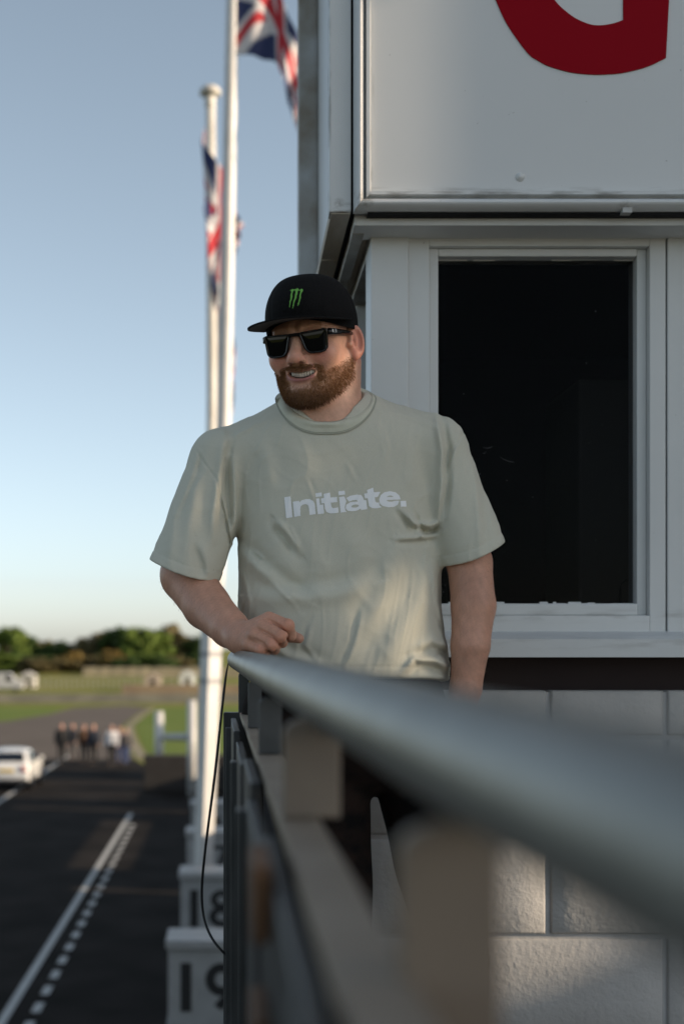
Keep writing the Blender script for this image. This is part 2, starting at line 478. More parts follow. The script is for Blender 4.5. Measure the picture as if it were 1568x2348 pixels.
# ---- cornice under the sign
MB().box(gx(812, 3.03), XR + 0.1, 3.03, FW + 0.02, gz(517, 3.03), gz(491, 3.03), 0.003).build('cornice', MT['paint'], tower)
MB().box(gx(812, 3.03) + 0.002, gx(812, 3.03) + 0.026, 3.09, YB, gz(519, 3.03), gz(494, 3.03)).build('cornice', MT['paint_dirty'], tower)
zsof = gz(487, 3.0)
xo, xp = gx(755, 3.0), gx(805, 3.0)
for i, (a, b, m) in enumerate([(3.004, 3.36, 'soffit'), (3.372, 3.86, 'soffit'), (3.872, 4.49, 'soffit')]):
    MB().box(xo + 0.004, xp - 0.001, a, b, zsof - 0.002, zsof + 0.02, 0.002).build('soffit_board', MT[m], tower)
MB().box(xp, xp + 0.012, 3.02, YB, zsof + 0.012, zsof + 0.02).build('gap_lining', MT['gap'], tower)
for (a, b) in [(3.125, 3.72), (3.735, 4.49)]:
    MB().box(gx(812, 3.03) + 0.030, X0 + 0.05, a, b, zsof - 0.006, zsof + 0.016, 0.002).build('soffit_board', MT['soffit'], tower)
# ---- side wall of the lower storey with its own window
sw = X0
MB().box(sw, sw + 0.08, FW + 0.10, 3.24, zs_b, zs_t).build('wall_panel', MT['paint'], tower)
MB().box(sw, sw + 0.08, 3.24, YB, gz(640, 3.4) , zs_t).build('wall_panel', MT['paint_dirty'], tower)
MB().box(sw, sw + 0.08, 3.24, YB, zs_b, gz(1380, FW)).build('wall_panel', MT['paint'], tower)
MB().box(sw, sw + 0.08, 4.2, YB, gz(1380, FW), gz(640, 3.4)).build('wall_panel', MT['paint'], tower)
swin = adopt(empty('window', (0, 0, 0)), tower)
for (a, b) in [(3.24, 3.27), (3.66, 3.70), (4.16, 4.20)]:
    MB().box(sw + 0.012, sw + 0.07, a, b, gz(1380, FW), gz(640, 3.4), 0.003).build('frame', MT['paint'], swin)
darkglass = mat('dark_glass', (0.01, 0.011, 0.012), 0.05, spec=0.4)
MB().box(sw + 0.045, sw + 0.050, 3.27, 4.16, gz(1380, FW), gz(640, 3.4)).build('pane', darkglass, swin)
MB().box(sw + 0.006, sw + 0.2, FW + 0.15, YB, DECK - 0.3, zs_b).build('side_wall', MT['block'], tower)
MB().box(sw - 0.03, sw + 0.0, FW + 0.005, YB, zs0, zs1).build('window_sill', MT['paint'], tower)
# ---- back, right end and the dark room
MB().box(sw, XR, YB, YB + 0.1, DECK - 0.3, zs_t).build('back_wall', MT['paint'], tower)
MB().box(XR, XR + 0.1, FW, YB + 0.1, DECK - 0.3, zs_t).build('end_wall', MT['paint'], tower)
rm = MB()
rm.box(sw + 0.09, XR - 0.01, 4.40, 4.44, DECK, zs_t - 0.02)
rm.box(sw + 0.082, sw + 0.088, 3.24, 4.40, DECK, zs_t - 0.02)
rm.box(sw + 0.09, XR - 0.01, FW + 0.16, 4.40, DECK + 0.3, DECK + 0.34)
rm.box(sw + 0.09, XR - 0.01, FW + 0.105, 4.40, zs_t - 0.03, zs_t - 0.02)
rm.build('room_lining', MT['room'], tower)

# ---- the sign storey
PY = 2.98
ztop = CAM_Z + 2.35
pan_l, pan_b = gx(850, PY), gz(440, PY)
MB().box(pan_l - 0.01, XR + 0.2, PY + 0.006, PY + 0.04, pan_b - 0.01, ztop).build('sign_panel', MT['panel'], tower)
def moulding(along, a, b, u0, u1, d):
    """half round moulding with a small fillet, from u0 (outside) to u1 (panel side)"""
    prof = []
    w = u1 - u0
    n = 9
    for i in range(n + 1):
        t = i / n
        th = math.pi * t
        prof.append((u0 + w * (0.66 * t), PY + 0.012 - d * math.sin(th) ** 0.8))
    prof += [(u0 + w * 0.70, PY + 0.002), (u0 + w * 0.74, PY - 0.006), (u0 + w * 0.93, PY - 0.006), (u1, PY + 0.002), (u1, PY + 0.03), (u0, PY + 0.03)]
    mb = MB()
    if along == 'z':
        A = [mb.bm.verts.new((u, y, a + (u - u0) * 0.98)) for u, y in prof]
        B = [mb.bm.verts.new((u, y, b)) for u, y in prof]
    else:
        A = [mb.bm.verts.new((a + (u - u0) * 1.0, y, u)) for u, y in prof]
        B = [mb.bm.verts.new((b, y, u)) for u, y in prof]
    n = len(prof)
    for i in range(n):
        mb.bm.faces.new((A[i], A[(i + 1) % n], B[(i + 1) % n], B[i]))
    mb.bm.faces.new(A[::-1]); mb.bm.faces.new(B)
    return mb.build('moulding', MT['mould'], tower)
mz0 = gz(481, PY)
ml0 = gx(812, PY)
moulding('z', mz0, ztop, ml0, pan_l, 0.024)
moulding('x', ml0, XR + 0.2, mz0, pan_b + 0.004, 0.024)
MB().box(gx(1426, PY), gx(1448, PY), PY - 0.002, PY + 0.02, mz0 - 0.006, mz0 + 0.008).build('clip', MT['paint_dirty'], tower)
MB().box(xo, xp, 3.0, 3.05, zsof + 0.0, ztop, 0.003).build('corner_post', MT['postpaint'], tower)
MB().box(xp + 0.001, XR, 3.055, 3.06, zsof + 0.02, ztop).build('gap_lining', MT['gap'], tower)
MB().box(gx(812, PY) + 0.004, XR, 3.0, 3.055, mz0 + 0.02, mz0 + 0.06).build('edge_strip', MT['gap'], tower)
MB().box(ml0 + 0.03, XR, 2.995, 3.12, gz(488, 2.99), gz(486, 2.99)).build('gap_lining', MT['gap'], tower)
# receding side of the sign storey
xpan = gx(727, 4.5)
MB().box(xpan, xpan + 0.03, 3.056, 4.44, zsof + 0.021, ztop).build('side_panel', MT['panel'], tower)
MB().box(xpan - 0.012, xpan - 0.001, 3.056, 4.44, zsof + 0.021, zsof + 0.07).build('side_rail', MT['paint'], tower)
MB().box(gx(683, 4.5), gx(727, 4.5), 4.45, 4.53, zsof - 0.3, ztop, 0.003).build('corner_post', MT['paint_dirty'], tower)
MB().box(xpan + 0.001, XR, 4.46, 4.52, zs_t, ztop).build('back_panel', MT['panel'], tower)
MB().box(XR + 0.101, XR + 0.14, 3.06, 4.46, zs_t, ztop).build('end_panel', MT['panel'], tower)
MB().box(0.14, XR + 0.3, 2.90, 4.6, ztop, ztop + 0.12, 0.01).build('roof', MT['darkpost'], tower)
# bolt
c = at(1193, 404, PY)
b_ = MB(); b_.lathe([(0.0095, 0), (0.0095, 0.0012), (0.005, 0.002), (0.004, 0.0055), (0.0015, 0.006)], (0, 0, 0), 16)
bo = b_.build('bolt', MT['paint'], None, True)
bo.rotation_euler = (math.radians(90), 0, 0); bo.location = (c.x, PY + 0.006, c.z)
adopt(bo, tower)
# red letter
def P2(px, py): return (gx(px, PY), gz(py, PY))
outer = [(1138, 0), (1164, 55), (1209, 118), (1234, 137), (1259, 150), (1309, 164), (1359, 169), (1400, 168), (1434, 164), (1484, 151), (1527, 131)]
inner = [(1429, 44), (1405, 52), (1379, 56), (1358, 55), (1339, 49), (1320, 40), (1304, 29), (1287, 15), (1273, 0)]
def spline(pts, n=6):
    out = []
    for i in range(len(pts) - 1):
        p0, p1, p2, p3 = [Vector(pts[min(max(k, 0), len(pts) - 1)]) for k in (i - 1, i, i + 1, i + 2)]
        for j in range(n):
            t = j / n
            out.append(tuple(0.5 * ((2 * p1) + (p2 - p0) * t + (2 * p0 - 5 * p1 + 4 * p2 - p3) * t * t + (3 * p1 - p0 - 3 * p2 + p3) * t ** 3)))
    return out + [pts[-1]]
top_out = [(1118, -60), (1108, -130), (1112, -210), (1130, -290), (1165, -360), (1215, -415), (1280, -450), (1350, -462), (1425, -452), (1490, -425), (1536, -390), (1470, -310), (1435, -335), (1390, -350), (1340, -350), (1295, -330), (1262, -295), (1240, -245), (1232, -190), (1233, -130), (1243, -70), (1256, -30)]
bar = [(1429, -88), (1352, -88), (1352, -185), (1536, -185), (1534, 0)]
poly = outer + [bar[4]] + [bar[3], bar[2], bar[1], bar[0]] + inner + top_out[::-1][0:0]
ring = [(1273, 0)] + top_out[::-1]
outer, inner = spline(outer), spline(inner)
loop = outer + [(1534, 0), (1536, -185), (1352, -185), (1352, -88), (1429, -88)] + inner[:-1] + ring
mb = MB()
mb.prism([P2(*p) for p in loop], 'y', PY + 0.0035, PY + 0.007)
let = mb.build('sign_letter', MT['red'], tower)

# ---- things in the dark room
cab = empty('cabinet', (gx(1390, 3.75), 3.8, DECK + 0.34), 'grey metal cabinet standing in the dark behind the big window', 'cabinet')
cz = gz(869, 3.7)
MB().box(gx(1326, 3.7), gx(1326, 3.7) + 0.42, 3.70, 4.1, DECK + 0.36, cz, 0.006).build('cabinet_body', MT['cabinet'], cab)
MB().box(gx(1326, 3.7) + 0.006, gx(1326, 3.7) + 0.205, 3.692, 3.699, DECK + 0.38, cz - 0.012, 0.002).build('door', MT['cabinet'], cab)
MB().box(gx(1326, 3.7) + 0.21, gx(1326, 3.7) + 0.41, 3.692, 3.699, DECK + 0.38, cz - 0.012, 0.002).build('door', MT['cabinet'], cab)
wc = MB().tube([at(1421, 1384, 3.22), at(1421, 1350, 3.22), at(1424, 1337, 3.22), at(1432, 1331, 3.22), at(1446, 1330, 3.225)], 0.0028, 10).build('window_cable', MT['rubber'], None, True)
tag(wc, 'black cable looping up at the lower corner inside the big window', 'cable')

# ================================================================== BALCONY
sheet('balcony_floor', [(-0.02, -3), (8, -3), (8, 3.3), (-0.12, 3.3)], DECK, MT['deck'])
fl = MB().box(0.0, 8, -3, 3.2, DECK - 0.25, DECK - 0.005).build('floor_slab', MT['deck']); tag(fl, kind='structure')

rail = empty('balcony_railing', (0.05, 1.0, DECK), 'galvanised balcony railing with round handrail and dark boards below', 'railing')
def rx(Y): return 0.129 - 0.0448 * Y
def rz(Y): return CAM_Z - 0.053 + 0.0089 * Y
pts = [(rx(y), y, rz(y)) for y in np.linspace(-1.6, 2.80, 23)]
pts += [(rx(2.815) - 0.002, 2.812, rz(2.8) - 0.002)]
MB().tube(pts, [0.0268] * 14 + [0.0264, 0.0258, 0.025, 0.024, 0.023, 0.022, 0.021, 0.020, 0.0195] + [0.015], 40).build('handrail', MT['galv'], rail, True)
CZ = CAM_Z - 0.137
def cl(Y): return 0.0475 - 0.0095 * Y - 0.0012 * Y * Y
ysb = np.linspace(-1.6, 2.95, 20)
mb = MB()
prev = None
for y in ysb:
    q = [mb.bm.verts.new(v) for v in ((cl(y), y, CZ), (cl(y) + 0.031, y, CZ), (cl(y) + 0.031, y, CZ - 0.012), (cl(y), y, CZ - 0.012))]
    if prev:
        for i in range(4):
            mb.bm.faces.new((prev[i], prev[(i + 1) % 4], q[(i + 1) % 4], q[i]))
    else:
        mb.bm.faces.new(q)
    prev = q
mb.bm.faces.new(prev[::-1])
es = [e for e in mb.bm.edges if abs(e.verts[0].co.y - e.verts[1].co.y) > 0.05]
bmesh.ops.bevel(mb.bm, geom=es, offset=0.002, segments=2, affect='EDGES')
mb.build('flat_bar', MT['flat'], rail)
# uprights between bar and handrail, rounded at the top
def upright(Y, x0, x1, zb, zt_, m, r=True):
    mb = MB()
    w = x1 - x0
    poly = [(x0, zb), (x1, zb)]
    n = 8
    for i in range(n + 1):
        a = math.pi * i / n
        poly.append(((x0 + x1) / 2 + w / 2 * math.cos(a), zt_ - 0.3 * w + 0.3 * w * math.sin(a)))
    mb.prism(poly, 'y', Y, Y + 0.012)
    bmesh.ops.bevel(mb.bm, geom=[e for e in mb.bm.edges if abs(e.verts[0].co.y - e.verts[1].co.y) < 0.001], offset=0.0015, segments=1, affect='EDGES')
    return mb.build('post', m, rail)
upright(1.12, 0.0375, 0.0825, CZ + 0.001, CAM_Z - 0.056, MT['post'])
upright(0.58, 0.066, 0.1085, CZ - 0.45, CAM_Z - 0.072, MT['post'])
upright(1.78, 0.029, 0.058, CZ + 0.001, CAM_Z - 0.064, MT['darkpost'])
upright(2.34, 0.0205, 0.043, CZ + 0.001, CAM_Z - 0.058, MT['darkpost'])
upright(2.88, 0.006, 0.028, CZ + 0.001, CAM_Z - 0.054, MT['darkpost'])
upright(-0.1, 0.086, 0.13, CZ - 0.45, CAM_Z - 0.080, MT['post'])
# plates that carry the boards, and the boards themselves on the outside
yb = 0.32
edges = [-1.6, -1.0, -0.5, 0.05, 0.58, 1.12, 1.46, 1.78, 2.06, 2.34, 2.62, 2.93]
for i in range(len(edges) - 1):
    a, b = edges[i] + 0.005, edges[i + 1] - 0.006
    mb = MB()
    off = 0.004 * (i % 2)
    xa, xb = cl(a) - 0.013 - off - 0.002 * a, cl(b) - 0.013 - off - 0.002 * b
    for (y0_, y1_, xa_, xb_) in [(a, b, xa, xb)]:
        top = CZ - 0.004 - 0.008 * (i % 3); bot = DECK - 0.32
        V_ = [mb.bm.verts.new(p) for p in ((xa_, y0_, bot), (xa_ + 0.011, y0_, bot), (xb_ + 0.011, y1_, bot), (xb_, y1_, bot), (xa_, y0_, top), (xa_ + 0.011, y0_, top), (xb_ + 0.011, y1_, top), (xb_, y1_, top))]
        for f in ((0, 1, 5, 4), (1, 2, 6, 5), (2, 3, 7, 6), (3, 0, 4, 7), (4, 5, 6, 7), (3, 2, 1, 0)):
            mb.bm.faces.new([V_[k_] for k_ in f])
    bmesh.ops.bevel(mb.bm, geom=list(mb.bm.edges), offset=0.0015, segments=1, affect='EDGES')
    mb.build('board', MT['dark'], rail)
for Y in (0.05, 1.46, 2.06, 2.90):
    x = cl(Y) - 0.030
    MB().box(x, x + 0.014, Y - 0.02, Y + 0.02, DECK - 0.32, CZ - 0.03, 0.002).build('board_strap', MT['darkpost'], rail)
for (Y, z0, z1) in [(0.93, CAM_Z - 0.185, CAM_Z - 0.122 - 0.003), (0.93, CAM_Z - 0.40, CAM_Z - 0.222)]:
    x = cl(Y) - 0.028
    MB().box(x, x + 0.012, Y - 0.05, Y + 0.05, z0, z1 - 0.012, 0.002).build('edge_strip', MT['russet'], rail)  # brown strips added in place of sunlit board edges
MB().box(cl(2.95) - 0.034, cl(2.95) + 0.05, 2.955, 2.985, DECK - 0.32, CZ - 0.002, 0.003).build('end_post', MT['darkpost'], rail)

cp = [(527, 1508), (519, 1540), (512, 1600), (503, 1680), (493, 1780), (478, 1890), (467, 1980), (462, 2040), (464, 2090), (474, 2130), (492, 2162), (513, 2185), (528, 2198)]
mbx = MB().tube([at(x, y, 2.94 + 0.02 * math.sin(i)) for i, (x, y) in enumerate(cp)], 0.0029, 10).build('hanging_cable', MT['rubber'], None, True)
sub = mbx.modifiers.new('s', 'SUBSURF'); sub.levels = 2; sub.render_levels = 2
tag(mbx, 'thin black cable hanging in a loose bow off the balcony end', 'cable')

# ================================================================== NUMBER BOARDS below the balcony
def arc_poly(cx, cy, ro_x, ro_y, ri_x, ri_y, a0, a1, n=26):
    o = [(cx + ro_x * math.cos(math.radians(a0 + (a1 - a0) * i / n)), cy + ro_y * math.sin(math.radians(a0 + (a1 - a0) * i / n))) for i in range(n + 1)]
    q = [(cx + ri_x * math.cos(math.radians(a0 + (a1 - a0) * i / n)), cy + ri_y * math.sin(math.radians(a0 + (a1 - a0) * i / n))) for i in range(n + 1)]
    return o + q[::-1]
DIG = {   # outlines in a box 0..0.62 wide, 0..1 high
    '1': [[(0.0, 0), (0.22, 0), (0.22, 1), (0.0, 1)]],
    '9': [arc_poly(0.33, 0.66, 0.33, 0.34, 0.13, 0.15, 0, 358), [(0.46, 0.62), (0.66, 0.66), (0.56, 0.30), (0.34, 0.02), (0.18, 0.14), (0.38, 0.36)]],
    '8': [arc_poly(0.33, 0.74, 0.29, 0.26, 0.11, 0.10, 0, 358), arc_poly(0.33, 0.28, 0.33, 0.28, 0.13, 0.11, 0, 358)],
    '7': [[(0, 0.86), (0.42, 0.86), (0.10, 0), (0.32, 0), (0.62, 0.88), (0.62, 1.0), (0, 1.0)]],
    '6': [arc_poly(0.33, 0.34, 0.33, 0.34, 0.13, 0.15, 0, 358), [(0.20, 0.38), (0.0, 0.34), (0.10, 0.70), (0.32, 0.98), (0.48, 0.86), (0.28, 0.64)]],
}
boards = [(13.0, 383, 2155, '19', 'large white board numbered 19, lowest of the number boards under the balcony'),
          (17.0, 412, 2000, '18', 'white board numbered 18 just beyond the board numbered 19'),
          (21.0, 427, 1905, '17', 'white board numbered 17 half hidden behind the flagpole foot'),
          (25.0, 437, 1840, '16', 'white board numbered 16, farthest and smallest of the number boards')]
for Y, pxl, pyt, txt, lab in boards:
    x0, z1 = gx(pxl, Y), gz(pyt, Y)
    z0 = z1 - 0.74
    nb = empty('number_board', (x0 + 0.5, Y, 0), lab, 'number board', 'pit number boards in a row below the balcony')
    MB().box(x0 + 0.012, x0 + 1.0, Y, Y + 0.5, z0, z1 - 0.07, 0.004).build('board', MT['board_white'], nb)
    MB().box(x0 - 0.01, x0 + 1.02, Y - 0.05, Y + 0.55, z1 - 0.075, z1, 0.008).build('ledge', MT['board_white'], nb)
    MB().box(x0 + 0.0, x0 + 1.01, Y - 0.012, Y + 0.5, z0 - 0.05, z0 - 0.001, 0.004).build('ledge', MT['board_white'], nb)
    MB().box(x0 + 0.5, x0 + 0.62, Y + 0.2, Y + 0.32, 0, z0 - 0.05).build('leg', MT['board_white'], nb)
    dh = 0.445
    xd = x0 + 0.125
    for ch in txt:
        mb = MB()
        for pl in DIG[ch]:
            mb.prism([(xd + u * dh, z0 + 0.085 + v * dh) for u, v in pl], 'y', Y - 0.006 - 0.001 * DIG[ch].index(pl), Y - 0.0005)
        mb.build('digit', MT['digit'], nb)
        xd += 0.225

# ================================================================== FLAGPOLES AND FLAGS
YP = 18.5
fp = empty('flagpole', tuple(at(466, 2010, YP)), 'tall white flagpole on a square post, close beside the tower', 'flagpole')
px_pts = [(488, 1440, 19), (499, 1300, 18), (507, 1150, 17.5), (514, 950, 16.6), (521, 627, 16.2), (527, 313, 15), (533, 0, 13.8), (537, -200, 13), (541, -420, 12)]
MB().tube([at(a, b, YP) for a, b, c in px_pts], [c * YP / F_PX for a, b, c in px_pts], 28).build('pole', MT['pole'], fp, True)
mb = MB()
r0, r1 = 21.5 * YP / F_PX, 25 * YP / F_PX
pA, pB = at(464, 2060, YP), at(486, 1436, YP)
ang = [math.radians(-90 - 8 + 90 * k) for k in range(4)]
A = [mb.bm.verts.new(pA + Vector((r0 * math.cos(a), r0 * math.sin(a), 0))) for a in ang]
B = [mb.bm.verts.new(pB + Vector((r1 * math.cos(a), r1 * math.sin(a), 0))) for a in ang]
for i in range(4):
    mb.bm.faces.new((A[i], A[(i + 1) % 4], B[(i + 1) % 4], B[i]))
mb.bm.faces.new(A[::-1]); mb.bm.faces.new(B)
mb.build('square_post', MT['pole'], fp)
for y in (1500, 1562):  # grey bands painting in the shadow lines across the post
    t = (2060 - y) / (2060 - 1436)
    c = pA.lerp(pB, t); r = (r0 + (r1 - r0) * t) * 1.03
    mb = MB()
    for z in (0,):
        A = [mb.bm.verts.new(c + Vector((r * math.cos(a), r * math.sin(a), -0.03))) for a in ang]
        B = [mb.bm.verts.new(c + Vector((r * math.cos(a), r * math.sin(a), 0.03))) for a in ang]
        for i in range(4):
            mb.bm.faces.new((A[i], A[(i + 1) % 4], B[(i + 1) % 4], B[i]))
        mb.bm.faces.new(A[::-1]); mb.bm.faces.new(B)
    mb.build('shadow_band', mat('shadow_band_grey', (0.25, 0.25, 0.26), 0.6), fp)
cxx = at(464, 2060, YP)
MB().box(cxx.x - 0.2, cxx.x + 0.25, YP - 0.2, YP + 0.25, 0, cxx.z).build('pole_base', MT['board_white'], fp)

def pole2(label, Y, top, pts, r, fin, grp):
    p = empty('flagpole', tuple(at(*pts[-1], Y)), label, 'flagpole', grp)
    MB().tube([at(a, b, Y) for a, b in pts], [r * (1 + 0.0 * i) for i in range(len(pts))], 20).build('pole', MT['pole_old'], p, True)
    c = at(top[0], top[1], Y)
    s = Y / F_PX
    f = MB().lathe([(0.012 * s * 100, -0.34 * 28 * s), (16 * s, -8 * s), (24 * s, -4 * s), (25 * s, 0), (23 * s, 7 * s), (17 * s, 13 * s), (8 * s, 16.5 * s), (1 * s, 17 * s)], (c.x, c.y, c.z), 24)
    f.build('finial', MT['pole_old'], p, True)
    MB().lathe([(11.5 * s, -34 * s), (12.5 * s, -30 * s), (12.5 * s, -14 * s), (11 * s, -8 * s)], (c.x, c.y, c.z), 20).build('collar', MT['pole_old'], p, True)
    return p
pole2('shorter weathered flagpole with a domed cap, behind the tall pole', 27.0, (482, 213), [(483, 215), (484, 500), (486, 900), (478, 1450), (470, 1900), (468, 1960)], 11.2 * 27 / F_PX, True, None)
p3 = pole2('farthest flagpole, hidden behind the other two poles', 40.0, (500, 560), [(500, 560), (499, 900), (492, 1500), (486, 1830)], 8.0 * 40 / F_PX, True, None)

def union(s, t):
    """colours of the union flag at fly s (0..1), hoist t (0..1), arrays"""
    x = (s - 0.5) * 2.0; y = (t - 0.5)
    X, Yv = np.abs(x), np.abs(y)
    c = np.zeros(s.shape + (3,)); c[:] = (0.010, 0.020, 0.085)
    white, red = np.array((0.50, 0.48, 0.49)), np.array((0.38, 0.006, 0.016))
    d1 = np.abs(x * 0.5 - y) / 1.118; d2 = np.abs(x * 0.5 + y) / 1.118
    dd = np.minimum(d1, d2)
    c[dd < 0.105] = white
    s1 = (x * 0.5 - y) / 1.118; s2 = (x * 0.5 + y) / 1.118
    m1 = np.where(x < 0, (s1 > -0.068) & (s1 < 0.0), (s1 < 0.068) & (s1 > 0.0))
    m2 = np.where(x < 0, (s2 > -0.068) & (s2 < 0.0), (s2 < 0.068) & (s2 > 0.0))
    c[m1 | m2] = red
    c[(X < 0.165) | (Yv < 0.165)] = white
    c[(X < 0.1) | (Yv < 0.1)] = red
    return c
def flag(ctrl, Y, depth, label, seed, amp=1.0):
    """ctrl: list of (s, top px, bottom px) columns; the cloth hangs between them"""
    ns, nt_ = 150, 90
    S = np.array([c[0] for c in ctrl])
    T = np.array([c[1] for c in ctrl], float); Bt = np.array([c[2] for c in ctrl], float)
    s = np.linspace(0, 1, ns); t = np.linspace(0, 1, nt_)
    def smi(A):      # smooth interpolation along the fly
        k = np.interp(s, S, A)
        ker = np.hanning(15); ker /= ker.sum()
        return np.convolve(np.pad(k, 7, mode='edge') if True else k, ker, 'valid')
    tx, ty, bx_, by_ = smi(T[:, 0]), smi(T[:, 1]), smi(Bt[:, 0]), smi(Bt[:, 1])
    SS, TT = np.meshgrid(s, t, indexing='ij')
    px = tx[:, None] * (1 - TT) + bx_[:, None] * TT
    py = ty[:, None] * (1 - TT) + by_[:, None] * TT
    r = np.random.default_rng(seed)
    ph = r.uniform(0, 6, 4)
    dY = depth * SS * (np.sin(SS * 16 + TT * 2.5 + ph[0]) * 0.6 + np.sin(SS * 31 + TT * 4 + ph[1]) * 0.25) * amp
    px = px + 3.0 * np.sin(TT * 9 + SS * 11 + ph[2]) * SS
    Yv = Y + dY - 0.12 * SS
    V = np.stack([(px - PX0) * Y / F_PX, Yv, CAM_Z - (py - PY0) * Y / F_PX], -1).reshape(-1, 3)
    idx = np.arange(ns * nt_).reshape(ns, nt_)
    Fq = np.stack([idx[:-1, :-1], idx[1:, :-1], idx[1:, 1:], idx[:-1, 1:]], -1).reshape(-1, 4)
    cols = union(SS, TT).reshape(-1, 3)
    o = mesh_from('union_flag', V, Fq, MT['flag'], None, True, cols)
    sol = o.modifiers.new('t', 'SOLIDIFY'); sol.thickness = 0.004
    tag(o, label, 'flag')
    return o
flag([(0, (534, -270), (532, 126)), (0.18, (580, -230), (577, 128)), (0.36, (622, -120), (622, 140)), (0.42, (628, -60), (636, 150)), (0.62, (664, 50), (652, 205)), (0.85, (704, 150), (672, 278)), (1.0, (735, 230), (690, 335))], YP - 0.05, 0.22,
     'union flag hanging from the tall white pole with its corner blown towards the tower', 3)
flag([(0, (470, 290), (476, 590)), (0.25, (462, 325), (482, 640)), (0.5, (512, 395), (508, 640)), (0.75, (468, 480), (484, 690)), (1.0, (504, 560), (498, 720))], 26.6, 0.10,
     'union flag hanging limp and folded down the shorter weathered pole', 5)
flag([(0, (500, 470), (502, 620)), (0.3, (524, 476), (520, 610)), (0.6, (545, 492), (538, 590)), (1.0, (556, 520), (545, 560))], 26.9, 0.08,
     'dark blue corner of a flag showing past the tall pole edge', 9)
flag([(0, (500, 700), (500, 900)), (0.3, (530, 730), (524, 930)), (0.7, (538, 780), (531, 950)), (1.0, (536, 800), (532, 962))], 39.8, 0.1,
     'farthest union flag hanging limp behind the two nearer poles', 11)

# ================================================================== SIGNED DISTANCE TOOLS (for people)
BIG = np.float32(1.0)
def v3(p): return np.asarray(p, dtype=np.float32)
def smin(a, b, k):
    if k <= 0: return np.minimum(a, b)
    h = np.clip(0.5 + 0.5 * (b - a) / k, 0, 1)
    return b * (1 - h) + a * h - k * h * (1 - h)
def smax(a, b, k): return -smin(-a, -b, k)
def s_sph(P, c, r): return np.sqrt(((P - v3(c)) ** 2).sum(1)) - r
def s_ell(P, c, r, R=None):
    q = P - v3(c)
    if R is not None: q = q @ np.asarray(R, dtype=np.float32)
    r = v3(r)
    k0 = np.sqrt(((q / r) ** 2).sum(1)); k1 = np.sqrt(((q / (r * r)) ** 2).sum(1)) + 1e-9
    return k0 * (k0 - 1) / k1
def s_cap(P, a, b, ra, rb=None):
    rb = ra if rb is None else rb
    a, b = v3(a), v3(b); ab = b - a
    t = np.clip(((P - a) @ ab) / (ab @ ab), 0, 1)
    q = P - a - t[:, None] * ab
    return np.sqrt((q ** 2).sum(1)) - (ra + (rb - ra) * t)
def chain(P, pts, rs, k=0.01):
    d = None
    for i in range(len(pts) - 1):
        e = s_cap(P, pts[i], pts[i + 1], rs[i], rs[i + 1])
        d = e if d is None else smin(d, e, k)
    return d
def near(P, c, R, fn, far=0.05):
    """fn only where P is within R of c, elsewhere a safe distance"""
    dist = np.sqrt(((P - v3(c)) ** 2).sum(1))
    out = (dist - R + far).astype(np.float32)
    m = dist < R
    if m.any(): out[m] = fn(P[m])
    return out

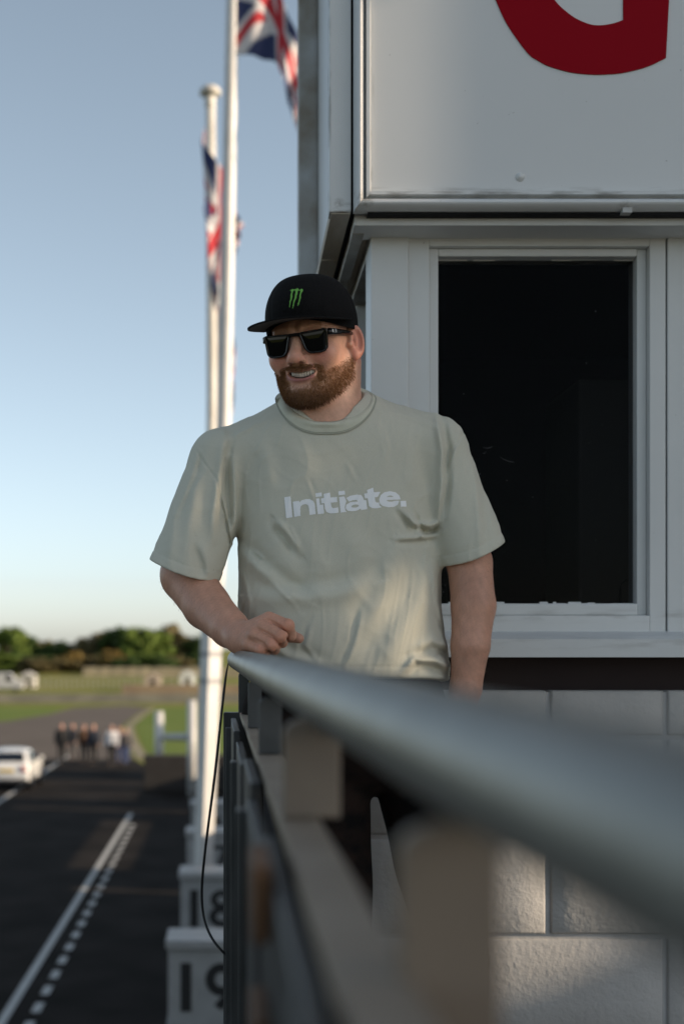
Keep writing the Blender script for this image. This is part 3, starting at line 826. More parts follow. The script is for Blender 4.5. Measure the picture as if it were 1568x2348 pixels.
def surface(f, lo, hi, h, fac=4, slack=1.9):
    """surface nets of f<0 on a grid of step h, evaluated only near the surface"""
    lo = np.asarray(lo, np.float64); hi = np.asarray(hi, np.float64)
    nc = np.maximum(2, np.ceil((hi - lo) / (h * fac)).astype(int))
    n = nc * fac
    H = h * fac
    ax = [lo[i] + (np.arange(nc[i]) + 0.5) * H - 0.5 * h for i in range(3)]
    G = np.stack(np.meshgrid(*ax, indexing='ij'), -1).reshape(-1, 3).astype(np.float32)
    dc = np.concatenate([f(G[i:i + 400000]) for i in range(0, len(G), 400000)])
    act = np.where(np.abs(dc) < H * 0.87 * slack)[0]
    Fd = np.repeat(np.repeat(np.repeat(dc.reshape(nc).astype(np.float32), fac, 0), fac, 1), fac, 2)
    ci = np.stack(np.unravel_index(act, nc), -1)
    off = np.stack(np.meshgrid(*[np.arange(fac)] * 3, indexing='ij'), -1).reshape(-1, 3)
    for s in range(0, len(ci), 6000):
        I = (ci[s:s + 6000, None, :] * fac + off[None]).reshape(-1, 3)
        Fd[I[:, 0], I[:, 1], I[:, 2]] = f((lo + I * h).astype(np.float32))
    ins = Fd < 0
    u = ins.astype(np.uint8)
    c8 = sum(u[a:n[0] - 1 + a, b:n[1] - 1 + b, c:n[2] - 1 + c] for a in (0, 1) for b in (0, 1) for c in (0, 1))
    cells = np.argwhere((c8 > 0) & (c8 < 8))
    idx = np.full((n[0] - 1, n[1] - 1, n[2] - 1), -1, np.int32)
    idx[cells[:, 0], cells[:, 1], cells[:, 2]] = np.arange(len(cells))
    acc = np.zeros((len(cells), 3)); cnt = np.zeros(len(cells))
    corners = [(a, b, c) for a in (0, 1) for b in (0, 1) for c in (0, 1)]
    for a in corners:
        for axis in range(3):
            if a[axis] == 1: continue
            b = list(a); b[axis] = 1
            A = cells + np.array(a); B = cells + np.array(b)
            fa = Fd[A[:, 0], A[:, 1], A[:, 2]]; fb = Fd[B[:, 0], B[:, 1], B[:, 2]]
            m = (fa < 0) != (fb < 0)
            t = np.zeros(len(cells)); t[m] = fa[m] / (fa[m] - fb[m])
            p = np.array(a, float)[None].repeat(len(cells), 0); p[:, axis] += t
            acc[m] += p[m]; cnt[m] += 1
    V = lo + (cells + acc / cnt[:, None]) * h
    quads = []
    for axis in range(3):
        o1, o2 = [(1, 2), (2, 0), (0, 1)][axis]
        sl0 = [slice(None)] * 3; sl1 = [slice(None)] * 3
        sl0[axis] = slice(0, -1); sl1[axis] = slice(1, None)
        e = np.argwhere(ins[tuple(sl0)] != ins[tuple(sl1)])
        e = e[(e[:, o1] > 0) & (e[:, o2] > 0) & (e[:, o1] < n[o1] - 1) & (e[:, o2] < n[o2] - 1)]
        def ix(d1, d2):
            q = e.copy(); q[:, o1] -= d1; q[:, o2] -= d2
            return idx[q[:, 0], q[:, 1], q[:, 2]]
        Q = np.stack([ix(1, 1), ix(0, 1), ix(0, 0), ix(1, 0)], -1)
        flip = ~ins[e[:, 0], e[:, 1], e[:, 2]]
        Q[flip] = Q[flip][:, ::-1]
        quads.append(Q)
    Q = np.concatenate(quads)
    Q = Q[(Q >= 0).all(1)]
    return V.astype(np.float32), Q
def relax(V, Q, it=1, lam=0.5):
    for _ in range(it):
        S = np.zeros_like(V); C = np.zeros(len(V), np.float32)
        for a, b in ((0, 1), (1, 2), (2, 3), (3, 0)):
            np.add.at(S, Q[:, a], V[Q[:, b]]); np.add.at(C, Q[:, a], 1)
            np.add.at(S, Q[:, b], V[Q[:, a]]); np.add.at(C, Q[:, b], 1)
        V = V + lam * (S / np.maximum(C, 1)[:, None] - V)
    return V
def vnoise(P, sc, seed=0):
    """cheap smooth noise, -1..1"""
    r = np.random.default_rng(seed)
    o = np.zeros(len(P), np.float32)
    for i in range(5):
        d = r.normal(size=3); d /= np.linalg.norm(d)
        o += np.sin((P @ d.astype(np.float32)) * np.float32(sc * r.uniform(0.6, 1.5) * 6.28) + np.float32(r.uniform(0, 6.28)))
    return o / 2.6

def seg_dist(px, py, pl):
    best = np.full(px.shape, 1e9, np.float32); side = np.zeros(px.shape, np.float32); tt = np.zeros(px.shape, np.float32)
    n = len(pl) - 1
    for i in range(n):
        ax_, ay_ = pl[i]; bx_, by_ = pl[i + 1]
        dx, dy = bx_ - ax_, by_ - ay_
        L2 = dx * dx + dy * dy
        t = np.clip(((px - ax_) * dx + (py - ay_) * dy) / L2, 0, 1)
        ex, ey = px - ax_ - t * dx, py - ay_ - t * dy
        d = np.sqrt(ex * ex + ey * ey)
        m = d < best
        best[m] = d[m]; side[m] = np.sign(dx * ey - dy * ex)[m]; tt[m] = ((i + t) / n)[m]
    return best, side, tt

# ================================================================== THE MAN
man = empty('person', (0.19, 2.86, DECK), 'bearded man in sage t-shirt, black cap and sunglasses leaning on the balcony railing', 'person', None)

# ---- head frame
yaw, pit, rol = math.radians(22), math.radians(9), math.radians(2.8)
R0 = Vector((math.cos(yaw), -math.sin(yaw), 0)); F0 = Vector((-math.sin(yaw), -math.cos(yaw), 0)); U0 = Vector((0, 0, 1))
Fh = F0 * math.cos(pit) - U0 * math.sin(pit); U1 = U0 * math.cos(pit) + F0 * math.sin(pit)
Rh = R0 * math.cos(rol) + U1 * math.sin(rol); Uh = U1 * math.cos(rol) - R0 * math.sin(rol)
bridge = M(676, 770, -0.092)
O_h = bridge - (Rh * 0 + Fh * 0.100 + Uh * 0.008)
HB = np.array([Rh, Fh, Uh], dtype=np.float32)          # rows: axes
def to_head(P): return (P - v3(O_h)) @ HB.T
def head_w(x, y, z): return O_h + Rh * x + Fh * y + Uh * z

def head_sdf(q):
    x, y, z = q[:, 0], q[:, 1], q[:, 2]
    ax = np.abs(x)
    m = np.stack([ax, y, z], -1)            # mirrored
    d = s_ell(q, (0, -0.012, 0.045), (0.080, 0.098, 0.084))
    d = smin(d, s_ell(q, (0, 0.022, -0.020), (0.069, 0.070, 0.088)), 0.02)
    d = smin(d, s_ell(q, (0, 0.024, -0.072), (0.055, 0.058, 0.048)), 0.022)
    d = smin(d, s_cap(m, (0.051, 0.000, -0.050), (0.022, 0.060, -0.094), 0.019, 0.018), 0.025)
    d = smin(d, s_sph(q, (0, 0.077, -0.094), 0.024), 0.025)
    d = smin(d, s_sph(m, (0.043, 0.062, -0.030), 0.026), 0.018)      # smiling cheeks
    d = smin(d, s_cap(m, (0.012, 0.086, 0.020), (0.040, 0.074, 0.020), 0.012, 0.011), 0.015)
    # eye hollows behind the glasses, closed lids
    d = smax(d, -s_sph(m, (0.033, 0.098, 0.001), 0.017), 0.012)
    d = smin(d, s_sph(m, (0.033, 0.072, 0.001), 0.0125), 0.003)
    # nose
    n = s_cap(q, (0, 0.086, 0.006), (0, 0.110, -0.030), 0.0085, 0.0115)
    n = smin(n, s_sph(q, (0, 0.113, -0.0325), 0.0125), 0.008)
    n = smin(n, s_ell(m, (0.0145, 0.101, -0.0365), (0.0088, 0.012, 0.0088)), 0.007)
    d = smin(d, n, 0.010)
    d = smax(d, -s_ell(m, (0.0082, 0.107, -0.0450), (0.0040, 0.0065, 0.0042)), 0.003)
    # muzzle and the grooves of the smile
    d = smin(d, s_ell(q, (0, 0.070, -0.062), (0.034, 0.030, 0.024)), 0.018)
    d = smax(d, -(s_cap(m, (0.020, 0.103, -0.033), (0.039, 0.082, -0.062), 0.0042, 0.0055)), 0.010)
    # lips and the open mouth, curved up at the corners
    xm = x - 0.003
    zz = z - 9.0 * xm * xm + 0.002
    yy = y + 5.5 * xm * xm
    qm = np.stack([xm, yy, zz], -1)
    d = smin(d, s_ell(qm, (0, 0.0965, -0.0555), (0.029, 0.0075, 0.0038)), 0.004)
    d = smin(d, s_ell(qm, (0, 0.0945, -0.0738), (0.026, 0.0090, 0.0050)), 0.004)
    d = smax(d, -s_ell(qm, (0, 0.098, -0.0640), (0.030, 0.022, 0.0066)), 0.002)
    d = smax(d, -s_ell(q, (0, 0.105, -0.0865), (0.020, 0.010, 0.005)), 0.008)
    # beard bulk
    b = s_ell(q, (0, 0.065, -0.097), (0.034, 0.034, 0.024))
    b = smin(b, s_cap(m, (0.058, 0.006, -0.046), (0.026, 0.052, -0.088), 0.013, 0.016), 0.02)
    b = smin(b, s_ell(q, (0, 0.044, -0.095), (0.034, 0.040, 0.020)), 0.02)
    d = smin(d, b, 0.010)
    # ears
    e1 = np.array([0.66, -0.75, 0.02]); e1 /= np.linalg.norm(e1)
    up = np.array([0.05, -0.14, 0.99]); up /= np.linalg.norm(up)
    nn = np.cross(up, e1); up = np.cross(e1, nn)
    if nn[1] < 0: nn = -nn
    E = np.stack([e1, up, nn], -1)
    c = np.array([0.0865, -0.010, -0.009])
    e = s_ell(m, c, (0.0175, 0.0315, 0.0075), E)
    e = smax(e, -s_ell(m, c + nn * 0.0070 - e1 * 0.0005 + up * 0.001, (0.0115, 0.0225, 0.0085), E), 0.003)
    e = smin(e, s_ell(m, c - e1 * 0.003 + nn * 0.001 + up * 0.004, (0.0035, 0.014, 0.0035), E), 0.004)
    e = smin(e, s_ell(m, c - up * 0.026 - e1 * 0.006, (0.0085, 0.010, 0.006), E), 0.006)
    e = smin(e, s_sph(m, (0.0775, 0.006, -0.014), 0.0055), 0.005)
    d = smin(d, e, 0.006)
    return d

NECK = [M(752, 835, 0.035), M(746, 935, 0.035), M(748, 1010, 0.045)]
HC = O_h - Uh * 0.01
# ---- hand that rests on the rail
def HZ(u, v, w): return M(501.8 + .16 * u, 1367.4 + .16 * v, w)
def hand_r(P):
    W = HZ(285, 590, -0.135)
    mi, mm, mr, mp = HZ(715, 318, -0.158), HZ(610, 425, -0.172), HZ(500, 545, -0.176), HZ(420, 690, -0.170)
    d = s_cap(P, W, mi, 0.0225, 0.0125)
    d = smin(d, s_cap(P, W, mm, 0.0225, 0.0125), 0.009)
    d = smin(d, s_cap(P, W, mr, 0.022, 0.0120), 0.009)
    d = smin(d, s_cap(P, W, mp, 0.022, 0.0125), 0.009)
    d = smin(d, s_cap(P, HZ(330, 730, -0.148), HZ(345, 800, -0.150), 0.0145, 0.0105), 0.014)
    d = smin(d, s_cap(P, HZ(420, 560, -0.13), HZ(760, 520, -0.125), 0.014, 0.012), 0.012)
    fi = [([mi, HZ(985, 425, -0.172), HZ(1030, 560, -0.158), HZ(960, 610, -0.140)], [0.0134, 0.0122, 0.0106, 0.0088]),
          ([mm, HZ(885, 575, -0.190), HZ(905, 655, -0.172), HZ(840, 680, -0.150)], [0.0133, 0.0124, 0.0107, 0.0088]),
          ([mr, HZ(765, 700, -0.192), HZ(795, 760, -0.175), HZ(730, 770, -0.152)], [0.0128, 0.0119, 0.0103, 0.0085]),
          ([mp, HZ(600, 765, -0.186), HZ(680, 800, -0.172), HZ(640, 810, -0.155)], [0.0112, 0.0096, 0.0082, 0.0072])]
    for pts, rs in fi:
        f = chain(P, pts, rs, 0.003)
        f = smin(f, s_sph(P, pts[1] + Vector((0.0, -0.0015, 0.001)), rs[1] * 1.02), 0.004)
        d = smin(d, f, 0.0014)
    hx_, hy_ = PX0 + P[:, 0] / P[:, 1] * F_PX, PY0 - (P[:, 2] - CAM_Z) / P[:, 1] * F_PX
    for pl in ([(640, 330), (740, 350), (880, 430), (955, 520), (985, 640)], [(500, 465), (640, 500), (780, 580), (850, 680), (885, 710)], [(430, 620), (520, 615), (640, 670), (720, 770), (745, 800)]):
        gd, _, gt_ = seg_dist(hx_, hy_, [(501.8 + .16 * a, 1367.4 + .16 * b_) for a, b_ in pl])
        d = d + np.float32(0.0022) * np.exp(-(gd / 2.5) ** 2) * np.clip(gt_ * 2.2 + 0.15, 0, 1) * (P[:, 1] < 2.63)
    for kx, ky in ((975, 400), (880, 545), (755, 670), (595, 740)):      # creases of skin over the knuckles
        for q_ in (-14, 0, 14):
            gd, _, gt_ = seg_dist(hx_, hy_, [(501.8 + .16 * (kx + q_ - 20), 1367.4 + .16 * (ky + q_ + 24)), (501.8 + .16 * (kx + q_ + 24), 1367.4 + .16 * (ky + q_ - 24))])
            d = d + np.float32(0.0009) * np.exp(-(gd / 1.6) ** 2)
    t = chain(P, [HZ(480, 560, -0.115), HZ(800, 600, -0.118), HZ(1040, 570, -0.128), HZ(1150, 605, -0.131)], [0.015, 0.0130, 0.0112, 0.0093], 0.004)
    d = smin(d, t, 0.004)
    return d
def hand_l(P):       # in the trouser pocket behind the rail
    W = M(1066, 1580, 0.0)
    d = s_cap(P, W, M(1050, 1660, -0.005), 0.029, 0.030)
    base = [M(1020, 1675, -0.03), M(1036, 1690, -0.012), M(1050, 1695, 0.006), M(1066, 1688, 0.024)]
    tip = [M(1012, 1755, -0.034), M(1026, 1778, -0.014), M(1042, 1782, 0.006), M(1062, 1762, 0.024)]
    mid = [M(1012, 1715, -0.034), M(1027, 1735, -0.015), M(1043, 1738, 0.005), M(1062, 1726, 0.024)]
    for a, m_, b in zip(base, mid, tip):
        d = smin(d, chain(P, [W.lerp(a, 0.6), a, m_, b], [0.02, 0.011, 0.0098, 0.0082], 0.003), 0.003)
    d = smin(d, chain(P, [M(1040, 1610, -0.02), M(1012, 1650, -0.05), M(1004, 1690, -0.058)], [0.016, 0.0115, 0.009], 0.004), 0.004)
    return d
AR = [M(512, 1085, 0.07), M(436, 1305, 0.040), M(428, 1322, 0.036), M(475, 1390, -0.022), M(527, 1441, -0.095), M(553, 1464, -0.132)]
AL = [M(992, 1070, 0.07), M(1076, 1290, 0.03), M(1085, 1390, 0.012), M(1078, 1480, 0.0), M(1068, 1580, 0.0)]
def body_sdf(P):
    def hd(Q): return head_sdf(to_head(Q))
    d = near(P, HC, 0.19, hd)
    nk = near(P, NECK[1], 0.26, lambda Q: smin(chain(Q, NECK, [0.0655, 0.0695, 0.082], 0.01),
              smin(s_cap(Q, M(748, 985, 0.06), M(600, 1040, 0.075), 0.06, 0.045), s_cap(Q, M(748, 985, 0.06), M(905, 1030, 0.075), 0.06, 0.045), 0.03), 0.035))
    # throat and its muscle
    d = smin(d, nk, 0.018)
    ar = near(P, AR[2], 0.36, lambda Q: smin(smin(s_cap(Q, AR[0], AR[1], 0.052, 0.0495), chain(Q, AR[1:], [0.0495, 0.0500, 0.0455, 0.0360, 0.0285], 0.008), 0.02),
              near(Q, HZ(650, 550, -0.155), 0.16, hand_r), 0.012))
    al = near(P, AL[2], 0.42, lambda Q: smin(chain(Q, AL, [0.052, 0.0435, 0.0428, 0.0372, 0.0295], 0.008), near(Q, M(1040, 1680, 0), 0.17, hand_l), 0.012))
    d = smin(d, np.minimum(ar, al), 0.004)
    ch = near(P, M(748, 1060, 0.08), 0.36, lambda Q: smin(s_cap(Q, M(640, 1060, 0.08), M(860, 1060, 0.08), 0.075), s_cap(Q, AR[0], AL[0], 0.052), 0.03))
    d = smin(d, ch, 0.015)
    return d

V, Q = surface(body_sdf, (-0.165, 2.55, CAM_Z - 0.30), (0.545, 3.02, CAM_Z + 0.745), 0.0021)
Vs = relax(V, Q, 1, 0.35)
V = Vs
hq = to_head(V)
dn = None
x, y, z = hq[:, 0], hq[:, 1], hq[:, 2]
axx = np.abs(x)
on_head = (np.sqrt(((V - v3(HC)) ** 2).sum(1)) < 0.175)
def sstep(a, b, t):
    t = np.clip((t - a) / (b - a), 0, 1); return t * t * (3 - 2 * t)
# beard mask in head coordinates
line = -0.034 - 0.32 * np.clip(y, 0, 0.08) + 0.35 * np.clip(0.068 - axx, 0, .03) * 0
bm_side = sstep(0.004, -0.012, z - line) * sstep(-0.014, 0.000, y)
neckcut = sstep(-0.012, 0.002, z + 0.078 + 0.74 * np.clip(y, 0, 0.08) + 0.35 * np.clip(y, -0.02, 0)) * (0.75 + 0.25 * sstep(0.0, 0.02, z + 0.078 + 0.74 * np.clip(y, 0, 0.08)))
mouth_zone = sstep(1.1, 0.85, np.sqrt(((x - .003) / 0.030) ** 2 + ((z + 0.0685 - 5 * x * x) / 0.0165) ** 2)) * sstep(0.07, 0.08, y)
chin_patch = sstep(0.024, 0.018, axx) * sstep(-0.096, -0.088, z) * sstep(-0.074, -0.080, z) * sstep(0.07, 0.08, y) * 0.75
must = 1.25 * sstep(0.036, 0.030, axx) * sstep(-0.0445, -0.0480, z + 0.15 * axx) * sstep(-0.0575, -0.0545, z - 7 * x * x) * sstep(0.078, 0.086, y)
fold_gap = sstep(0.020, 0.03, axx) * sstep(0.046, 0.040, axx) * sstep(-0.052, -0.046, z) * 0.8
BMASK = np.clip(np.maximum(bm_side * (1 - mouth_zone) * (1 - chin_patch) * (1 - fold_gap), must), 0, 1) * neckcut * on_head
ear = sstep(0.078, 0.083, axx) * sstep(0.012, 0.006, y) * sstep(-0.055, -0.048, z) * on_head
BMASK *= (1 - ear)
zl = z - 9.0 * (x - .003) ** 2 + 0.002
lips = sstep(0.031, 0.027, axx) * np.maximum(np.exp(-((zl + 0.0550) / 0.0036) ** 2), np.exp(-((zl + 0.0730) / 0.0052) ** 2)) * sstep(0.074, 0.082, y) * on_head
inside = sstep(0.0895, 0.0855, y + 5.5 * x * x) * sstep(0.031, 0.028, axx) * np.exp(-((zl + 0.0642) / 0.0070) ** 4) * sstep(0.05, 0.06, y) * on_head
col = np.zeros((len(V), 3), np.float32); col[:] = (0.65, 0.36, 0.25)
n1 = vnoise(V, 9, 1)[:, None]; n2 = vnoise(V, 45, 2)[:, None]
col *= 1 + 0.07 * n1 + 0.05 * n2 + 0.04 * vnoise(V, 130, 3)[:, None]
col = col * (1 - 0.22 * (~on_head)[:, None] * np.array((0.8, 1.0, 1.05)))
red = np.exp(-(((axx - 0.045) / 0.02) ** 2 + ((z + 0.03) / 0.02) ** 2)) * on_head + 0.8 * np.exp(-((axx / 0.018) ** 2 + ((z + 0.034) / 0.014) ** 2 + ((y - .11) / .02) ** 2)) * on_head + ear * 0.9
col = col * (1 - np.clip(red, 0, 1)[:, None] * np.array((0.02, 0.28, 0.26)))
col = col * (1 - lips[:, None]) + lips[:, None] * np.array((0.36, 0.135, 0.115))
hairc = np.array((0.13, 0.060, 0.027))
col = col * (1 - 0.6 * BMASK[:, None]) + 0.6 * BMASK[:, None] * hairc
col = col * (1 - inside[:, None]) + inside[:, None] * np.array((0.03, 0.008, 0.008))
# knuckles a little redder
hand_zone = np.sqrt(((V - v3(HZ(700, 550, -0.16))) ** 2).sum(1)) < 0.10
for kp in (HZ(985, 425, -0.180), HZ(885, 575, -0.198), HZ(765, 700, -0.20), HZ(600, 765, -0.192)):
    g = np.exp(-(((V - v3(kp)) ** 2).sum(1)) / 0.011 ** 2)[:, None]
    col = col * (1 - g * np.array((-0.12, 0.05, 0.10)))
skin, snt, sb = newmat('skin')
a_ = snt.nodes.new('ShaderNodeVertexColor'); a_.layer_name = 'col'
nz = snt.nodes.new('ShaderNodeTexNoise'); nz.inputs['Scale'].default_value = 420; nz.inputs['Detail'].default_value = 3
tc = snt.nodes.new('ShaderNodeTexCoord'); snt.links.new(tc.outputs['Object'], nz.inputs['Vector'])
rp = snt.nodes.new('ShaderNodeMapRange'); rp.inputs[3].default_value = 0.84; rp.inputs[4].default_value = 1.16
snt.links.new(nz.outputs['Fac'], rp.inputs[0])
mx = snt.nodes.new('ShaderNodeVectorMath'); mx.operation = 'SCALE'
snt.links.new(a_.outputs['Color'], mx.inputs[0]); snt.links.new(rp.outputs[0], mx.inputs['Scale'])
snt.links.new(mx.outputs[0], sb.inputs['Base Color'])
sb.inputs['Roughness'].default_value = 0.46
sb.inputs['Specular IOR Level'].default_value = 0.4
sb.inputs['Subsurface Weight'].default_value = 0.12
sb.inputs['Subsurface Radius'].default_value = (0.012, 0.004, 0.002)
sb.inputs['Subsurface Scale'].default_value = 0.5
bp = snt.nodes.new('ShaderNodeBump'); bp.inputs['Strength'].default_value = 0.25; bp.inputs['Distance'].default_value = 0.001
snt.links.new(nz.outputs['Fac'], bp.inputs['Height']); snt.links.new(bp.outputs[0], sb.inputs['Normal'])
body = mesh_from('body', V, Q, skin, man, True, col)

# ---- beard hair: thousands of short tapered strands
nrm = np.zeros((len(V), 3)); body.data.vertex_normals.foreach_get
buf = np.zeros(len(V) * 3, np.float32); body.data.vertex_normals.foreach_get('vector', buf); nrm = buf.reshape(-1, 3)
def strands(idx_pool, prob, count, length, wid, gravity, name, base, tipc, seed, up=0.0):
    r = np.random.default_rng(seed)
    ids = r.choice(idx_pool, count, p=prob / prob.sum())
    p = V[ids] + r.normal(0, 0.0007, (count, 3))
    nn_ = nrm[ids]
    q = hq[ids]
    dwn = -np.array(Uh, np.float32)
    side = (HB[0][None] * np.sign(q[:, :1]) * 0.25)
    d = nn_ * 0.62 + dwn * gravity + side * 0.5 + HB[1][None] * 0.15 + r.normal(0, 0.24, (count, 3))
    d /= np.linalg.norm(d, axis=1)[:, None]
    L_ = length * r.uniform(0.5, 1.15, count)[:, None] * (0.55 + 0.6 * prob_l[ids][:, None])
    bend = dwn * 0.35 + r.normal(0, 0.1, (count, 3))
    m1 = p + d * L_ * 0.5
    d2 = d + bend; d2 /= np.linalg.norm(d2, axis=1)[:, None]
    t1 = m1 + d2 * L_ * 0.5
    view = np.array((0.05, -1, 0.0))
    w = np.cross(d, view); w /= np.linalg.norm(w, axis=1)[:, None] + 1e-6
    w = w * wid * r.uniform(0.7, 1.3, count)[:, None]
    Vv = np.stack([p - w, p + w, m1 + w * 0.8, m1 - w * 0.8, t1 + w * 0.2, t1 - w * 0.2], 1).reshape(-1, 3)
    k = np.arange(count)[:, None] * 6
    Fq = np.concatenate([k + np.array([[0, 1, 2, 3]]), k + np.array([[3, 2, 4, 5]])])
    mixv = r.uniform(0, 1, count)[:, None]
    c = np.array(base) * (1 - mixv) + np.array(tipc) * mixv
    low = sstep(-0.075, -0.125, q[:, 2])[:, None] * 0.55
    c = c * (1 - low)
    cc = np.repeat(c, 6, 0)
    return mesh_from(name, Vv, Fq, HAIR, man, True, cc)
HAIR = mat('beard_hair', (1, 1, 1), 0.55, attr='col', spec=0.25)
prob_l = np.clip(sstep(-0.03, -0.12, z), 0, 1).astype(np.float32)
pool = np.where(BMASK > 0.05)[0]
strands(pool, BMASK[pool], 10500, 0.0072, 0.00024, 0.85, 'beard', (0.115, 0.050, 0.019), (0.37, 0.172, 0.068), 5)

mpool = np.where((axx < 0.044) & (z < -0.0435 - 0.12 * axx) & ((zl + 0.0560 > 0.0) | ((axx > 0.031) & (z > -0.080))) & (z > -0.080) & (y > 0.066) & on_head)[0]
mw = np.ones(len(mpool))
prob_l = np.full(len(V), 0.3, np.float32)
strands(mpool, mw, 2300, 0.0085, 0.00024, 0.65, 'moustache', (0.12, 0.054, 0.022), (0.32, 0.155, 0.065), 8)
# ---- fine hair on the forearms
apool = np.where(~on_head & (V[:, 2] < CAM_Z + 0.17) & ((V[:, 0] < 0.02) | (V[:, 0] > 0.38)) & ~hand_zone)[0]
_hq, _prob = hq, prob_l
strands(apool, np.ones(len(apool)), 1900, 0.009, 0.00010, 0.8, 'arm_hair', (0.30, 0.17, 0.09), (0.50, 0.33, 0.19), 12)
# ---- teeth
mb = MB()
for k_ in range(-4, 5):
    xx = k_ * 0.0049 + 0.0045
    wdt = 0.0051
    hgt = 0.0100 - 0.0006 * abs(k_)
    yc = 0.0888 - 11 * xx * xx
    zc = -0.0628 + 9 * (xx - .003) ** 2 - 0.002
    for v in bmesh.ops.create_cube(mb.bm, size=1)['verts']:
        tt = 0.9 if v.co.z < 0 else 1.0
        v.co = head_w(xx + v.co.x * wdt * tt, yc + v.co.y * 0.005, zc + v.co.z * hgt)
bmesh.ops.bevel(mb.bm, geom=list(mb.bm.edges), offset=0.00035, segments=2, affect='EDGES')
mb.build('teeth', mat('tooth', (0.66, 0.62, 0.54), 0.25), man, True)

# ---- hair at the side of the head, cropped, under the cap edge
mb = MB()
hairm = mat('cropped_hair', (0.10, 0.055, 0.03), 0.8, (0.16, 0.085, 0.045), 300.0)
def hair_sdf(P):
    q = to_head(P)
    d = s_ell(q, (0, -0.014, 0.045), (0.0825, 0.0985, 0.086))
    d = smax(d, q[:, 1] - 0.012 - 0.0 * q[:, 2], 0.006)
    d = smax(d, -0.018 - q[:, 2], 0.006)
    d = smax(d, q[:, 2] - 0.05, 0.006)
    return d
Vh, Qh = surface(hair_sdf, tuple(np.array(HC) - 0.13), tuple(np.array(HC) + 0.15), 0.003)
mesh_from('hair', Vh, Qh, hairm, man)

# ---- cap
CAPM = mat('cap_twill', (0.006, 0.0058, 0.006), 0.9, (0.009, 0.0087, 0.009), 240.0, spec=0.15, bump=0.3, bscale=900, bdist=0.0005)
capo = adopt(empty('cap', tuple(O_h)), man)
NA, NR = 144, 40
CB = (0.0875, 0.1035)
def crown_pt(a, t):
    """a: angle from the front, t: 0 at the lower edge to 1 on top"""
    ca, sa = math.cos(a), math.sin(a)
    z0 = 0.037 - 0.023 * (1 - max(ca, -0.15) ** 2 if ca > 0 else 1.0)           # the edge sits lower at the back
    H_ = 0.1275 - z0
    fr = max(0.0, ca) ** 2
    pw = 2.5 + 0.7 * fr
    r = max(0.0, 1 - t ** pw) ** (1 / (2.8 + 1.3 * fr))
    bulge = 1 + 0.02 * math.sin(math.pi * min(t * 1.4, 1)) + 0.03 * fr * math.sin(math.pi * min(1, t * 1.2))
    seam = 0
    for s_a in (0.62, -0.62, 1.57, -1.57, 2.35, -2.35, math.pi):
        dd = math.atan2(math.sin(a - s_a), math.cos(a - s_a))
        seam += math.exp(-(dd / 0.018) ** 2)
    rr = r * bulge - 0.018 * min(seam, 1) * (t < 0.985)
    tip = 0.0 if ca < 0 else 0.0
    return (CB[0] * sa * rr, -0.008 + CB[1] * ca * rr, z0 + H_ * t)
cv, cf = [], []
ts = [1 - (1 - i / NR) ** 1.6 for i in range(NR)]
for t in ts:
    for i in range(NA):
        cv.append(head_w(*crown_pt(2 * math.pi * i / NA, t)))
cv.append(head_w(0, -0.008, 0.1275))
for j in range(NR - 1):
    for i in range(NA):
        cf.append((j * NA + i, j * NA + (i + 1) % NA, (j + 1) * NA + (i + 1) % NA, (j + 1) * NA + i))
top = [(NR - 1) * NA + i for i in range(NA)]
me = bpy.data.meshes.new('crown')
me.from_pydata(cv, [], cf + [(top[i], top[(i + 1) % NA], len(cv) - 1) for i in range(NA)])
me.update()
crown = smooth(link('crown', me, CAPM, capo))
sd = crown.modifiers.new('t', 'SOLIDIFY'); sd.thickness = 0.0022; sd.offset = -1
mb = MB()
for v in bmesh.ops.create_uvsphere(mb.bm, u_segments=16, v_segments=8, radius=1)['verts']:
    v.co = head_w(v.co.x * 0.007, -0.008 + v.co.y * 0.007, 0.128 + v.co.z * 0.003)
mb.build('button', CAPM, capo, True)
# flat brim
def brim_pt(u, w_):
    """u -1..1 across, w_ 0 root .. 1 tip"""
    a = u * 1.40
    rx_, ry_, _ = crown_pt(a, 0.02)
    ph = u * math.pi / 2
    tx = math.copysign(abs(math.sin(ph)) ** 0.72 * 0.0905, u)
    ty = 0.020 + 0.150 * abs(math.cos(ph)) ** 0.42
    X = rx_ * 0.985 + (tx - rx_ * 0.985) * w_; Y_ = ry_ * 0.985 + (ty - ry_ * 0.985) * w_
    Z = 0.0405 - 1.25 * X * X - 0.03 * (Y_ - 0.095)
    return X, Y_, Z
mb = MB()
NU, NW = 56, 10
gt, gbm = [], []
for i in range(NU + 1):
    u = -1 + 2 * i / NU
    ra, rb = [], []
    for j in range(NW + 1):
        X, Y_, Z = brim_pt(u, j / NW)
        ra.append(mb.bm.verts.new(head_w(X, Y_, Z)))
        rb.append(mb.bm.verts.new(head_w(X, Y_, Z - 0.0032)))
    gt.append(ra); gbm.append(rb)
for i in range(NU):
    for j in range(NW):
        mb.bm.faces.new((gt[i][j], gt[i + 1][j], gt[i + 1][j + 1], gt[i][j + 1]))
        mb.bm.faces.new((gbm[i][j + 1], gbm[i + 1][j + 1], gbm[i + 1][j], gbm[i][j]))
    mb.bm.faces.new((gt[i][NW], gt[i + 1][NW], gbm[i + 1][NW], gbm[i][NW]))
bro = mb.build('brim', [CAPM, mat('brim_underside', (0.07, 0.065, 0.065), 0.8)], capo, True)
for p in bro.data.polygons:
    if p.normal.dot(Uh) < -0.5: p.material_index = 1
